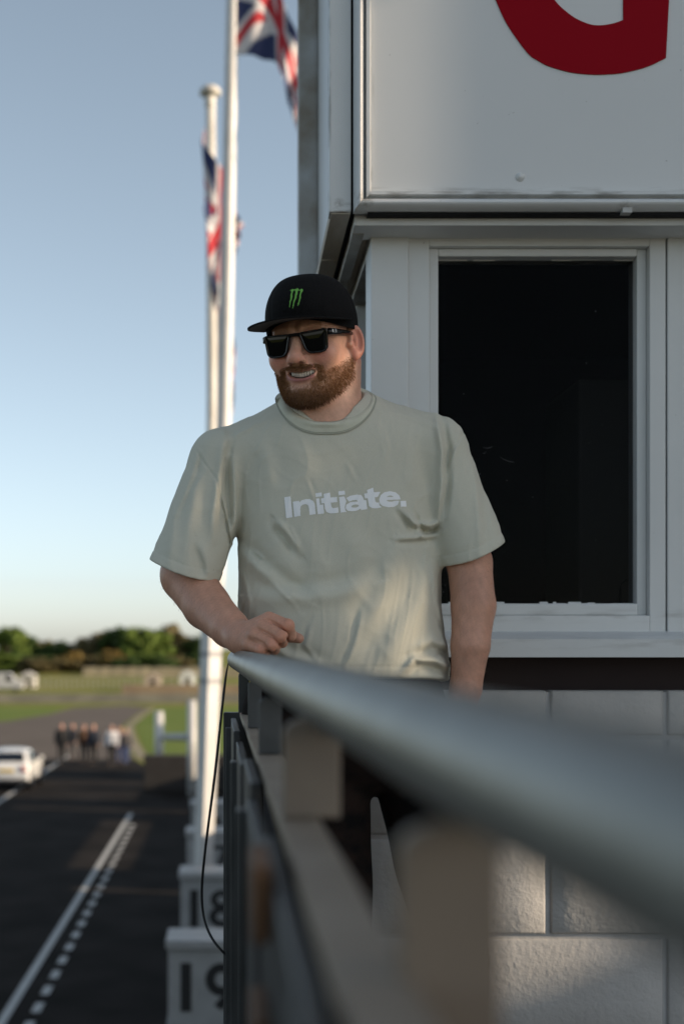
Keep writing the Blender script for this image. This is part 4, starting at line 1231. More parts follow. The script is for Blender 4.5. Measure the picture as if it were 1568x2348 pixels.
# patch and badge on the front of the crown
crown_bvh = BVHTree.FromPolygons([Vector(v) for v in cv], cf)
def inside_poly(px, py, poly):
    n = len(poly); c = np.zeros(px.shape, bool)
    j = n - 1
    for i in range(n):
        xi, yi = poly[i]; xj, yj = poly[j]
        m = ((yi > py) != (yj > py)) & (px < (xj - xi) * (py - yi) / ((yj - yi) if yj != yi else 1e-9) + xi)
        c ^= m
        j = i
    return c
def decal(name, polys, x0, x1, y0, y1, step, to_ray, bvh, lift, m, parent):
    """flat print laid on a surface: small faces that follow it, kept where the outline says so"""
    nx_, ny_ = int((x1 - x0) / step) + 1, int((y1 - y0) / step) + 1
    gx_, gy_ = np.meshgrid(x0 + np.arange(nx_) * step, y0 + np.arange(ny_) * step, indexing='ij')
    cx_, cy_ = gx_[:-1, :-1] + step / 2, gy_[:-1, :-1] + step / 2
    keep = np.zeros(cx_.shape, bool)
    for pl in polys: keep ^= inside_poly(cx_, cy_, pl)
    vid = {}; vv = []; ff = []
    def vert(i, j):
        if (i, j) not in vid:
            o, d = to_ray(gx_[i, j], gy_[i, j])
            h, n_, _, _ = bvh.ray_cast(o, d)
            if h is None: vid[(i, j)] = None
            else:
                if n_.dot(d) > 0: n_ = -n_
                vid[(i, j)] = len(vv); vv.append(h + n_ * lift)
        return vid[(i, j)]
    for i, j in np.argwhere(keep):
        q = (vert(i, j), vert(i + 1, j), vert(i + 1, j + 1), vert(i, j + 1))
        if None not in q: ff.append(q)
    return mesh_from(name, vv, ff, m, parent, True)
def ray_head(px, py):
    o = Vector((0, 0, CAM_Z)); t = at(px, py, 2.7)
    return o, (t - o).normalized()
LG = lambda u, v: (614.6 + u * 0.056, 627.2 + v * 0.056)
claws = [[(892, 695), (950, 690), (985, 672), (1018, 650), (1040, 665), (1085, 668), (1072, 720), (1035, 745), (1028, 800), (1005, 850), (1018, 955), (1000, 1010), (985, 1080), (950, 1150), (935, 1240), (915, 1320), (908, 1385), (890, 1380), (882, 1330), (895, 1250), (888, 1150), (915, 1090), (930, 1030), (938, 950), (930, 890), (952, 830), (965, 780), (958, 730), (940, 712)],
         [(1075, 690), (1100, 665), (1165, 655), (1205, 615), (1240, 640), (1285, 690), (1260, 715), (1225, 725), (1215, 790), (1205, 870), (1178, 920), (1182, 990), (1150, 1050), (1120, 1110), (1095, 1190), (1070, 1240), (1080, 1290), (1050, 1370), (1025, 1430), (1000, 1415), (1022, 1350), (1015, 1300), (1040, 1220), (1045, 1110), (1085, 1050), (1100, 960), (1110, 880), (1130, 800), (1120, 720)],
         [(1262, 700), (1310, 690), (1330, 660), (1375, 640), (1420, 660), (1438, 710), (1410, 760), (1375, 800), (1355, 850), (1345, 930), (1352, 1000), (1325, 1060), (1310, 1130), (1290, 1190), (1275, 1260), (1245, 1290), (1225, 1335), (1208, 1320), (1222, 1270), (1215, 1230), (1250, 1170), (1265, 1090), (1285, 1030), (1285, 940), (1300, 860), (1320, 800), (1325, 730)]]
claws = [[LG(u, v) for u, v in c_] for c_ in claws]
decal('badge', claws, 660, 700, 658, 710, 0.30, ray_head, crown_bvh, 0.0016, mat('green_thread', (0.155, 0.42, 0.07), 0.7, (0.13, 0.36, 0.06), 500.0), capo)
patch = [[LG(640, 470), LG(1590, 500), LG(1380, 1560), LG(500, 1530)]]
decal('patch', patch, 636, 710, 645, 722, 0.9, ray_head, crown_bvh, 0.0008, CAPM, capo)

# ---- sunglasses
sgo = adopt(empty('sunglasses', tuple(O_h)), man)
FRM = mat('gloss_black_frame', (0.006, 0.006, 0.007), 0.16, spec=0.5)
LENS = mat('dark_lens', (0.004, 0.005, 0.005), 0.03, spec=0.4)
def rounded(poly, r, n=5):
    out = []
    m = len(poly)
    for i in range(m):
        p0, p1, p2 = Vector(poly[i - 1]), Vector(poly[i]), Vector(poly[(i + 1) % m])
        d0, d1 = (p0 - p1), (p2 - p1)
        rr = min(r, d0.length * .45, d1.length * .45)
        a, b = p1 + d0.normalized() * rr, p1 + d1.normalized() * rr
        for k_ in range(n + 1):
            t = k_ / n
            out.append(tuple((a * (1 - t) ** 2 + p1 * 2 * t * (1 - t) + b * t * t)))
    return out
def scale_poly(poly, off):
    m = len(poly); out = []
    for i in range(m):
        p0, p1, p2 = Vector(poly[i - 1]), Vector(poly[i]), Vector(poly[(i + 1) % m])
        t = (p2 - p0).normalized(); nrm_ = Vector((t.y, -t.x))
        out.append(tuple(p1 + nrm_ * off))
    return out
def gl(x_, z_, dy=0.0):
    return head_w(x_, 0.1035 - 1.9 * x_ * x_ + dy + 0.10 * z_, z_)
for sgn in (1, -1):
    base = [(0.0075, 0.0125), (0.064, 0.0155), (0.061, -0.022), (0.052, -0.0285), (0.026, -0.0285), (0.0175, -0.021)]
    o_ = rounded([(a * sgn, b) for a, b in base], 0.0075, 6)
    area = sum(o_[i - 1][0] * o_[i][1] - o_[i][0] * o_[i - 1][1] for i in range(len(o_)))
    i_ = scale_poly(o_, -0.0036 if area > 0 else 0.0036)
    mb = MB(); rings = []
    for poly_, dy in ((o_, 0.0), (i_, 0.0), (i_, -0.0045), (o_, -0.0045)):
        rings.append([mb.bm.verts.new(gl(a, b, dy)) for a, b in poly_])
    m = len(o_)
    for k_ in range(4):
        A, B = rings[k_], rings[(k_ + 1) % 4]
        for i in range(m):
            mb.bm.faces.new((A[i], A[(i + 1) % m], B[(i + 1) % m], B[i]))
    es = [e for e in mb.bm.edges if e.calc_face_angle(0) > 0.9]
    bmesh.ops.bevel(mb.bm, geom=es, offset=0.0007, segments=2, affect='EDGES')
    mb.build('frame', FRM, sgo, True)
    mb = MB()
    ce = (sum(a for a, b in i_) / m, sum(b for a, b in i_) / m)
    NRG = 6
    rg = []
    for q_ in range(1, NRG + 1):
        rg.append([mb.bm.verts.new(gl(ce[0] + (a - ce[0]) * q_ / NRG * 1.02, ce[1] + (b - ce[1]) * q_ / NRG * 1.02, -0.0022 + 0.0016 * (1 - (q_ / NRG) ** 2))) for a, b in i_])
    c0 = mb.bm.verts.new(gl(ce[0], ce[1], -0.0006))
    for i in range(m):
        mb.bm.faces.new((c0, rg[0][i], rg[0][(i + 1) % m]))
        for q_ in range(NRG - 1):
            mb.bm.faces.new((rg[q_][i], rg[q_ + 1][i], rg[q_ + 1][(i + 1) % m], rg[q_][(i + 1) % m]))
    mb.build('lens', LENS, sgo, True)
    # temple
    path = [(0.0635, 0.0915, 0.0085, 0.0062), (0.0705, 0.080, 0.0085, 0.0058), (0.0760, 0.050, 0.0080, 0.0044), (0.0800, 0.015, 0.0075, 0.0034), (0.0815, -0.012, 0.006, 0.0030)]
    mb = MB(); prev = None
    for (a, b, c_, hh) in path:
        q = [mb.bm.verts.new(head_w(sgn * (a + da), b, c_ + dz)) for da, dz in ((-0.0015, -hh), (0.0022, -hh), (0.0022, hh), (-0.0015, hh))]
        if prev:
            for i in range(4): mb.bm.faces.new((prev[i], prev[(i + 1) % 4], q[(i + 1) % 4], q[i]))
        else: mb.bm.faces.new(q)
        prev = q
    mb.bm.faces.new(prev[::-1])
    bmesh.ops.bevel(mb.bm, geom=[e for e in mb.bm.edges], offset=0.0008, segments=2, affect='EDGES')
    mb.build('temple', FRM, sgo, True)
    mb = MB()
    for (b0, b1, hz0, hz1) in ((0.0850, 0.0825, 0.0060, 0.0125), (0.0800, 0.0788, 0.0048, 0.0135), (0.0765, 0.0728, 0.0060, 0.0125)):
        def xs_(b): return 0.0705 + (0.080 - b) * (0.0055 / 0.030) if b < 0.080 else 0.0705 - (b - 0.080) * 0.609
        P_ = [head_w(sgn * (xs_(b) + 0.0027), b, c_) for b, c_ in ((b0, hz0), (b1, hz0), (b1, hz1), (b0, hz1))]
        mb.bm.faces.new([mb.bm.verts.new(p) for p in P_])
    mb.build('hinge_inlay', mat('silver_inlay', (0.75, 0.75, 0.74), 0.3, metal=0.6), sgo)
mb = MB()
q_ = [(-0.0115, 0.0125), (0.0115, 0.0125), (0.0115, 0.004), (0.006, 0.0065), (-0.006, 0.0065), (-0.0115, 0.004)]
A = [mb.bm.verts.new(gl(a, b, 0.0004)) for a, b in q_]; B = [mb.bm.verts.new(gl(a, b, -0.0045)) for a, b in q_]
for i in range(6): mb.bm.faces.new((A[i], A[(i + 1) % 6], B[(i + 1) % 6], B[i]))
mb.bm.faces.new(A[::-1]); mb.bm.faces.new(B)
mb.build('bridge', FRM, sgo)

# ---- t-shirt
def pxpy(P):
    return PX0 + P[:, 0] / P[:, 1] * F_PX, PY0 - (P[:, 2] - CAM_Z) / P[:, 1] * F_PX
TY = np.array([915, 955, 1000, 1100, 1180, 1255, 1390, 1480, 1560, 1640], np.float32)
TL = np.array([670, 610, 550, 535, 541, 548, 546, 556, 568, 572], np.float32)
TR = np.array([840, 915, 985, 1006, 1009, 1009, 1010, 1020, 1032, 1034], np.float32)
TB = np.array([.085, .100, .112, .120, .130, .135, .143, .146, .143, .14], np.float32)
_yy = np.arange(860, 1760, 4, dtype=np.float32)
def _sm(T):
    k = np.hanning(25); k /= k.sum()
    return np.convolve(np.pad(np.interp(_yy, TY, T), 12, mode='edge'), k, 'valid').astype(np.float32)
TL, TR, TB = _sm(TL), _sm(TR), _sm(TB); TY = _yy
SLA, SLB = M(512, 1062, 0.065), M(422, 1312, 0.016)
SRA, SRB = M(988, 1034, 0.065), M(1086, 1272, 0.030)
px2m = 2.83 / F_PX
FOLDS = [   # polyline (picture units), width px, height mm, side of the matching hollow (px to the right of the run), its depth
    ([(515, 1000), (503, 1090), (490, 1180), (488, 1240)], 11, 5.5, -16, 4.0),
    ([(534, 1048), (538, 1115), (539, 1185), (532, 1225)], 9, 6.0, 15, 6.0),
    ([(600, 1005), (616, 1060), (622, 1120)], 22, 2.5, -20, 1.5),
    ([(636, 1195), (660, 1222), (690, 1266)], 9, 5.0, 14, 5.5),
    ([(552, 1262), (596, 1306), (650, 1352), (700, 1376)], 16, 5.0, -22, 3.5),
    ([(582, 1366), (661, 1372), (770, 1362), (850, 1340)], 24, 5.0, -26, 4.0),
    ([(862, 962), (880, 1010), (886, 1070)], 9, 1.6, -11, 1.0),
    ([(1000, 950), (1013, 1030), (1012, 1120), (1004, 1185)], 9, 7.0, -13, 8.0),
    ([(915, 1163), (950, 1200), (985, 1206), (1008, 1196)], 8, 5.5, 12, 4.5),
    ([(940, 1185), (962, 1222), (975, 1236)], 7, 3.5, -9, 3.0),
    ([(905, 1236), (950, 1234), (1000, 1228)], 7, 3.5, 9, 3.5),
    ([(920, 1545), (950, 1512), (1000, 1516), (1030, 1532)], 11, 7.0, 15, 5.0),
    ([(945, 1490), (990, 1470), (1030, 1486)], 12, 4.0, 15, 4.0),
    ([(1080, 1050), (1092, 1120), (1098, 1200), (1101, 1290)], 10, 3.0, -14, 2.5),
    ([(1050, 1010), (1032, 1060), (1020, 1110)], 8, 2.5, 10, 2.0),
    ([(690, 1020), (704, 1060), (706, 1110)], 26, 1.3, -28, 0.8),
    ([(790, 1200), (830, 1280), (800, 1400)], 34, 2.2, -36, 1.6),
    ([(925, 1000), (945, 1070), (950, 1130)], 22, 1.8, -24, 1.2),
    ([(690, 1200), (730, 1300), (720, 1400)], 26, 2.6, 30, 2.0),
    ([(1000, 1260), (960, 1380), (900, 1480), (860, 1540)], 34, 4.5, 40, 4.0),
    ([(900, 1260), (880, 1360), (820, 1470)], 30, 3.0, 34, 3.0),
    ([(610, 1470), (660, 1505), (740, 1530)], 14, 4.5, -20, 3.5),
    ([(400, 1150), (395, 1220), (388, 1290)], 14, 3.0, 18, 2.0),
    ([(450, 1100), (440, 1190), (430, 1300)], 18, 3.0, -20, 2.5),
    ([(455, 1240), (475, 1290), (480, 1325)], 12, 4.5, 14, 4.0),
    ([(455, 1035), (440, 1090), (405, 1180)], 7, 2.5, -9, 2.0),
    ([(664, 1205), (682, 1240)], 4, 1.6, 5, 1.4), ([(704, 1100), (722, 1150)], 5, 1.2, -6, 0.9), ([(878, 975), (893, 1040)], 5, 1.2, 6, 0.9),
    ([(795, 1062), (818, 1105)], 6, 1.1, -7, 0.8), ([(582, 1264), (605, 1282)], 4, 1.8, 5, 1.4), ([(627, 1338), (672, 1384)], 6, 1.8, -7, 1.2),
    ([(946, 1175), (958, 1205), (968, 1226)], 4, 1.8, -5, 1.6), ([(556, 1310), (572, 1380), (566, 1440)], 6, 2.0, 8, 1.6), ([(990, 1290), (1000, 1380), (1018, 1450)], 6, 2.2, -8, 1.8),
    ([(1008, 1440), (1022, 1480), (1034, 1520)], 6, 2.5, -8, 2.2), ([(620, 960), (580, 975), (520, 1010)], 7, 1.6, 9, 1.2), ([(880, 940), (940, 955), (1010, 985)], 7, 1.6, -9, 1.2),
    ([(505, 1120), (520, 1180), (530, 1232)], 4, 2.4, 6, 2.2), ([(715, 1430), (700, 1480), (730, 1520)], 7, 1.8, 9, 1.4), ([(830, 1400), (815, 1470), (790, 1530)], 8, 2.0, 10, 1.5),
]
SEAMS = [[(452, 1033), (466, 1058), (497, 1100), (510, 1160), (522, 1211), (527, 1246)],
         [(1062, 992), (1040, 1030), (1026, 1062), (1014, 1130), (1009, 1190)]]
def folds(px, py):
    o = np.zeros(px.shape, np.float32)
    for pl, w, h, so, sh in FOLDS:
        d, s, t = seg_dist(px, py, pl)
        m = d < (w + abs(so)) * 3
        if not m.any(): continue
        dm, sm, tm = d[m], s[m], t[m]
        end = np.clip(np.minimum(tm, 1 - tm) / 0.22, 0.0, 1) ; end = 0.25 + 0.75 * end
        w = w * 0.9
        e = h * np.exp(-(dm / w) ** 2) * end
        e -= sh * np.exp(-((dm * sm - so) / (w * 1.1)) ** 2) * end
        o[m] += e
    for pl in SEAMS:
        d, s, t = seg_dist(px, py, pl)
        o += -1.6 * np.exp(-(d / 2.4) ** 2) + 0.5 * np.exp(-((d - 5) / 3) ** 2)
    return o * 0.00145

def plane_cut(P, px_a, py_a, px_b, py_b, w, tilt=0.0):
    """signed metres beyond the line a-b seen in the picture (positive below), tilted in depth"""
    a, b = M(px_a, py_a, w), M(px_b, py_b, w)
    t = (b - a).normalized()
    dpt = Vector((0, 1, tilt)).normalized()
    n = t.cross(dpt)
    if n.z > 0: n = -n
    n.normalize()
    return (P - v3(a)) @ v3(n)
SLV = ((SLA, SLB, 0.066, 0.0725, (346, 1283, 500, 1332)), (SRA, SRB, 0.070, 0.0660, (1014, 1298, 1156, 1242)))
def shirt_sdf(P):
    px, py = pxpy(P)
    # body of the shirt
    xl, xr, bb = np.interp(py, TY, TL), np.interp(py, TY, TR), np.interp(py, TY, TB)
    a = (xr - xl) / 2; cx = (xl + xr) / 2
    cy = 2.785 + 0.068
    qx = np.abs(px - cx) / a; qy = np.abs(P[:, 1] - cy) / bb
    e = 2.5
    k = (qx ** e + qy ** e) ** (1 / e)
    d = ((k - 1) * np.minimum(a * px2m, bb) * 0.92).astype(np.float32)
    d = smax(d, (P[:, 2] - M(748, 918, 0.07).z), 0.03)
    d = smin(d, s_cap(P, M(668, 990, 0.07), SLA, 0.056, 0.066), 0.035)
    d = smin(d, s_cap(P, M(842, 978, 0.07), SRA, 0.058, 0.070), 0.035)
    d = smin(d, s_cap(P, M(690, 1010, 0.07), M(810, 1005, 0.07), 0.072, 0.072), 0.04)
    hem = plane_cut(P, 570, 1556, 1034, 1556, -0.06, -0.06)
    front = np.clip((cy + 0.03 - P[:, 1]) / 0.08, 0, 1).astype(np.float32)
    sl = [s_cap(P, A_, B_ + (B_ - A_).normalized() * 0.06, ra, rb + (rb - ra) * 0.2) for A_, B_, ra, rb, cut in SLV]
    nb = (np.abs(d) < 0.03) | (np.abs(sl[0]) < 0.03) | (np.abs(sl[1]) < 0.03)
    f = np.zeros(len(P), np.float32)
    if nb.any():
        f[nb] = folds(px[nb].astype(np.float32), py[nb].astype(np.float32)) * (0.15 + 0.85 * front[nb])
        Pw = P[nb] + 0.022 * np.stack([vnoise(P[nb], 5, 41), vnoise(P[nb], 5, 42), vnoise(P[nb], 5, 43)], -1).astype(np.float32)
        rg_ = np.exp(-(vnoise(Pw * np.array((1.5, 1.0, 0.55), np.float32), 9, 44) / 0.24) ** 2)
        rg2_ = np.exp(-(vnoise(Pw * np.array((1.2, 1.0, 0.9), np.float32), 17, 45) / 0.28) ** 2)
        f[nb] += 0.0009 * rg_ + 0.00045 * rg2_
        f[nb] += 0.0007 * vnoise(P[nb] * np.array((1.6, 1, 0.55), np.float32), 8, 21)
        f[nb] -= 0.0010 * np.exp(-((hem[nb] + 0.022) / 0.002) ** 2)
    d = d - f
    d = smax(d, hem, 0.008)
    for c, (A_, B_, ra, rb, cut) in zip(sl, SLV):
        pl = plane_cut(P, *cut, 0.03, 0.10)
        pl = pl - 0.006 * np.sin((px - cut[0]) / (cut[2] - cut[0]) * 3.1)
        c = c - f + 0.0016 * np.exp(-((pl + 0.021) / 0.0022) ** 2) + 0.0008 * np.exp(-((pl + 0.027) / 0.002) ** 2)
        s = smax(c, pl, 0.003)
        s = smax(s, -smax(c + 0.0060, -(pl + 0.060), 0.004), 0.002)
        d = smin(d, s, 0.014)
    # room for neck
    d = smax(d, -s_cap(P, M(748, 880, 0.035), M(748, 952, 0.028), 0.077, 0.066), 0.006)
    return d
Vt, Qt = surface(shirt_sdf, (-0.185, 2.66, CAM_Z - 0.12), (0.56, 3.03, CAM_Z + 0.53), 0.0026, slack=3.2)
# drop the loose inside
Vt = relax(Vt, Qt, 1, 0.4)
SHIRT = mat('sage_cotton', (0.54, 0.522, 0.43), 0.95, (0.59, 0.57, 0.474), 700.0, sheen=0.1, bump=0.12, bscale=900, bdist=0.0008, spec=0.12)
shirt = mesh_from('t_shirt', Vt, Qt, SHIRT, man)
sh_bvh = BVHTree.FromPolygons([Vector(v) for v in Vt.tolist()], Qt.tolist())

# collar: ribbed band round the neck
mb = MB()
n = 120
prof = 7
rows = []
def collar_pt(a, s):
    """a round the neck (90 deg = front), s 0 inner edge .. 1 seam"""
    ca, sa = math.cos(a), math.sin(a)
    rx_ = 86 + 26 * s
    cxp = 746 + 1.0 * s
    f = max(0, sa)
    ypx = (909 - 7 * (1 - abs(ca))) + (66 + 27 * s) * f ** 1.25 + 6 * s * abs(ca)
    if sa < 0: ypx = 909 - 34 * (-sa) ** 1.1 + 6 * s
    w = 0.031 - (0.070 + 0.024 * s) * sa
    p = M(cxp + rx_ * ca, ypx, w)
    out = math.sin(math.pi * min(max(s, 0), 1)) * 0.0040
    d = (p - M(746, 925, 0.032)); d.z = abs(d.z) * 0.6 + 0.012; d.normalize()
    if s > 0.15 and sa > -0.35:
        o_ = Vector((0, 0, CAM_Z)); dr = (p - o_).normalized()
        h, n_, _, _ = sh_bvh.ray_cast(o_, dr)
        if h is not None and (h - p).length < 0.06:
            k_ = min(1, (s - 0.15) / 0.5); k_ = k_ * k_ * (3 - 2 * k_) * (1.0 if ca > 0 else min(1, max(0, (sa + 0.05) / 0.4)))
            p = p.lerp(h, k_)
    return p + d * (out + 0.0022)
for i in range(n):
    a = 2 * math.pi * i / n
    row = [mb.bm.verts.new(collar_pt(a, j / prof)) for j in range(prof + 1)]
    p0 = collar_pt(a, 0.0) ; p1 = collar_pt(a, 1.0)
    dn_ = Vector((0, 0.012 * math.sin(a), -0.016)) + Vector((-math.cos(a), 0, 0)) * 0.006
    row = [mb.bm.verts.new(p0 + Vector((0, 0.006 * math.sin(a), -0.018)))] + row + [mb.bm.verts.new(p1 + Vector((0, 0.010 * max(0.2, math.sin(a)), -0.004)))]
    rows.append(row)
for i in range(n):
    A, B = rows[i], rows[(i + 1) % n]
    for j in range(len(A) - 1):
        mb.bm.faces.new((A[j], A[j + 1], B[j + 1], B[j]))
collar = mb.build('collar', mat('sage_rib', (0.55, 0.54, 0.435), 0.95, (0.60, 0.59, 0.475), 40.0, bump=0.3, bscale=300, bdist=0.001, spec=0.12), shirt, True)

for nm, s_, rr, cc in (('stitching', 1.03, 0.0011, (0.40, 0.40, 0.33)), ('seam', 0.93, 0.0008, (0.40, 0.40, 0.33))):
    pts_ = [collar_pt(2 * math.pi * i / 140, s_) for i in range(141)]
    MB().tube(pts_, rr, 6, False).build(nm, mat('sage_' + nm, cc, 0.95), shirt, True)
# print on the chest
TP = lambda u, v: (614.6 + .224 * u, 1085 + .224 * v)
def ell(cx, cy, rx_, ry_, rot=0, n=30, a0=0, a1=360):
    o = []
    for i in range(n + (0 if a1 - a0 == 360 else 1)):
        a = math.radians(a0 + (a1 - a0) * i / n); r_ = math.radians(rot)
        x_, y_ = rx_ * math.cos(a), ry_ * math.sin(a)
        o.append((cx + x_ * math.cos(r_) - y_ * math.sin(r_), cy + x_ * math.sin(r_) + y_ * math.cos(r_)))
    return o
letters = [
    [(167, 247), (232, 238), (252, 452), (188, 461)],
    [(254, 292), (318, 284), (322, 300), (345, 278), (385, 267), (430, 268), (462, 285), (478, 315), (488, 420), (425, 430), (418, 350), (408, 328), (385, 318), (355, 324), (336, 342), (330, 370), (334, 438), (270, 449)],
    [(483, 206), (548, 198), (552, 238), (488, 246)],
    [(490, 262), (526, 258), (532, 325), (566, 320), (574, 414), (508, 422)],
    [(570, 212), (632, 200), (638, 250), (704, 245), (708, 298), (642, 304), (648, 345), (662, 358), (690, 356), (717, 350), (720, 404), (670, 414), (630, 412), (596, 396), (582, 365), (576, 309), (546, 310), (541, 260), (572, 256)],
    [(718, 186), (783, 180), (788, 220), (722, 228)],
    [(725, 246), (776, 238), (790, 262), (800, 290), (790, 320), (784, 350), (790, 382), (806, 398), (742, 405)],
    [(798, 255), (840, 232), (905, 220), (950, 224), (972, 250), (978, 275), (1003, 278), (1014, 370), (950, 380), (946, 364), (905, 386), (855, 392), (812, 385), (792, 360), (798, 325), (840, 298), (918, 290), (905, 275), (870, 278), (826, 292)],
    ell(890, 338, 38, 15, -8),
    [(1010, 172), (1074, 149), (1082, 195), (1148, 192), (1120, 245), (1090, 248), (1096, 290), (1112, 302), (1132, 300), (1138, 330), (1162, 350), (1110, 362), (1060, 358), (1030, 335), (1018, 258), (988, 260), (982, 210), (1015, 205)],
    [(1354, 270), (1340, 230), (1305, 198), (1250, 185), (1190, 195), (1150, 225), (1134, 268), (1140, 310), (1170, 338), (1230, 350), (1290, 345), (1325, 325), (1338, 283), (1290, 284), (1262, 292), (1230, 292), (1210, 280), (1208, 277)],
    [(1208, 246), (1235, 232), (1262, 232), (1286, 246)],
    [(1350, 286), (1408, 282), (1412, 344), (1356, 346)],
]
letters = [[TP(u, v) for u, v in l_] for l_ in letters]
decal('print', letters, 648, 934, 1115, 1192, 0.62, ray_head, sh_bvh, 0.0009, mat('white_print', (0.86, 0.86, 0.86), 0.8), shirt)

# ---- trousers, shoes
PT = mat('camo_trousers', (0.006, 0.0055, 0.0055), 0.9, (0.020, 0.0125, 0.010), 15.0, spec=0.1, detail=2, stretch=(1, 1, 1.8))
def trousers_sdf(P):
    d = s_ell(P, M(790, 1640, 0.07), (0.205, 0.135, 0.17))
    hipL, hipR = M(730, 1800, 0.07), M(982, 1800, 0.07)
    kneeL, kneeR = M(772, 2210, 0.04), M(1042, 2200, 0.04)
    ankL, ankR = M(768, 2700, 0.10), M(1040, 2700, 0.10)
    l = chain(P, [hipL, kneeL, ankL], [0.104, 0.070, 0.060], 0.005)
    r = chain(P, [hipR, kneeR, ankR], [0.104, 0.066, 0.060], 0.005)
    d = smin(d, smin(l, r, 0.006), 0.012)
    d = d - 0.003 * vnoise(P, 7, 31)
    d = smax(d, P[:, 2] - M(0, 1535, 0.07).z, 0.01)
    return smax(d, (DECK + 0.055) - P[:, 2], 0.004)
Vp, Qp = surface(trousers_sdf, (-0.08, 2.62, DECK + 0.03), (0.62, 3.09, CAM_Z - 0.04), 0.006)
trs = mesh_from('trousers', Vp, Qp, PT, man)
def shoe_sdf(P):
    d = None
    for c, s in ((M(768, 2740, 0.10), -0.03), (M(1040, 2740, 0.10), 0.03)):
        c = Vector((c.x, c.y, DECK))
        e = s_cap(P, c + Vector((0, 0.03, 0.045)), c + Vector((s, -0.17, 0.032)), 0.043, 0.036)
        e = smin(e, s_cap(P, c + Vector((0, 0, 0.05)), c + Vector((0, 0, 0.10)), 0.042), 0.02)
        d = e if d is None else np.minimum(d, e)
    return smax(d, DECK + 0.002 - P[:, 2], 0.004)
Vq, Qq = surface(shoe_sdf, (0.0, 2.55, DECK - 0.02), (0.62, 3.0, DECK + 0.17), 0.006)
mesh_from('shoes', Vq, Qq, mat('dark_shoe', (0.02, 0.02, 0.022), 0.6), man)

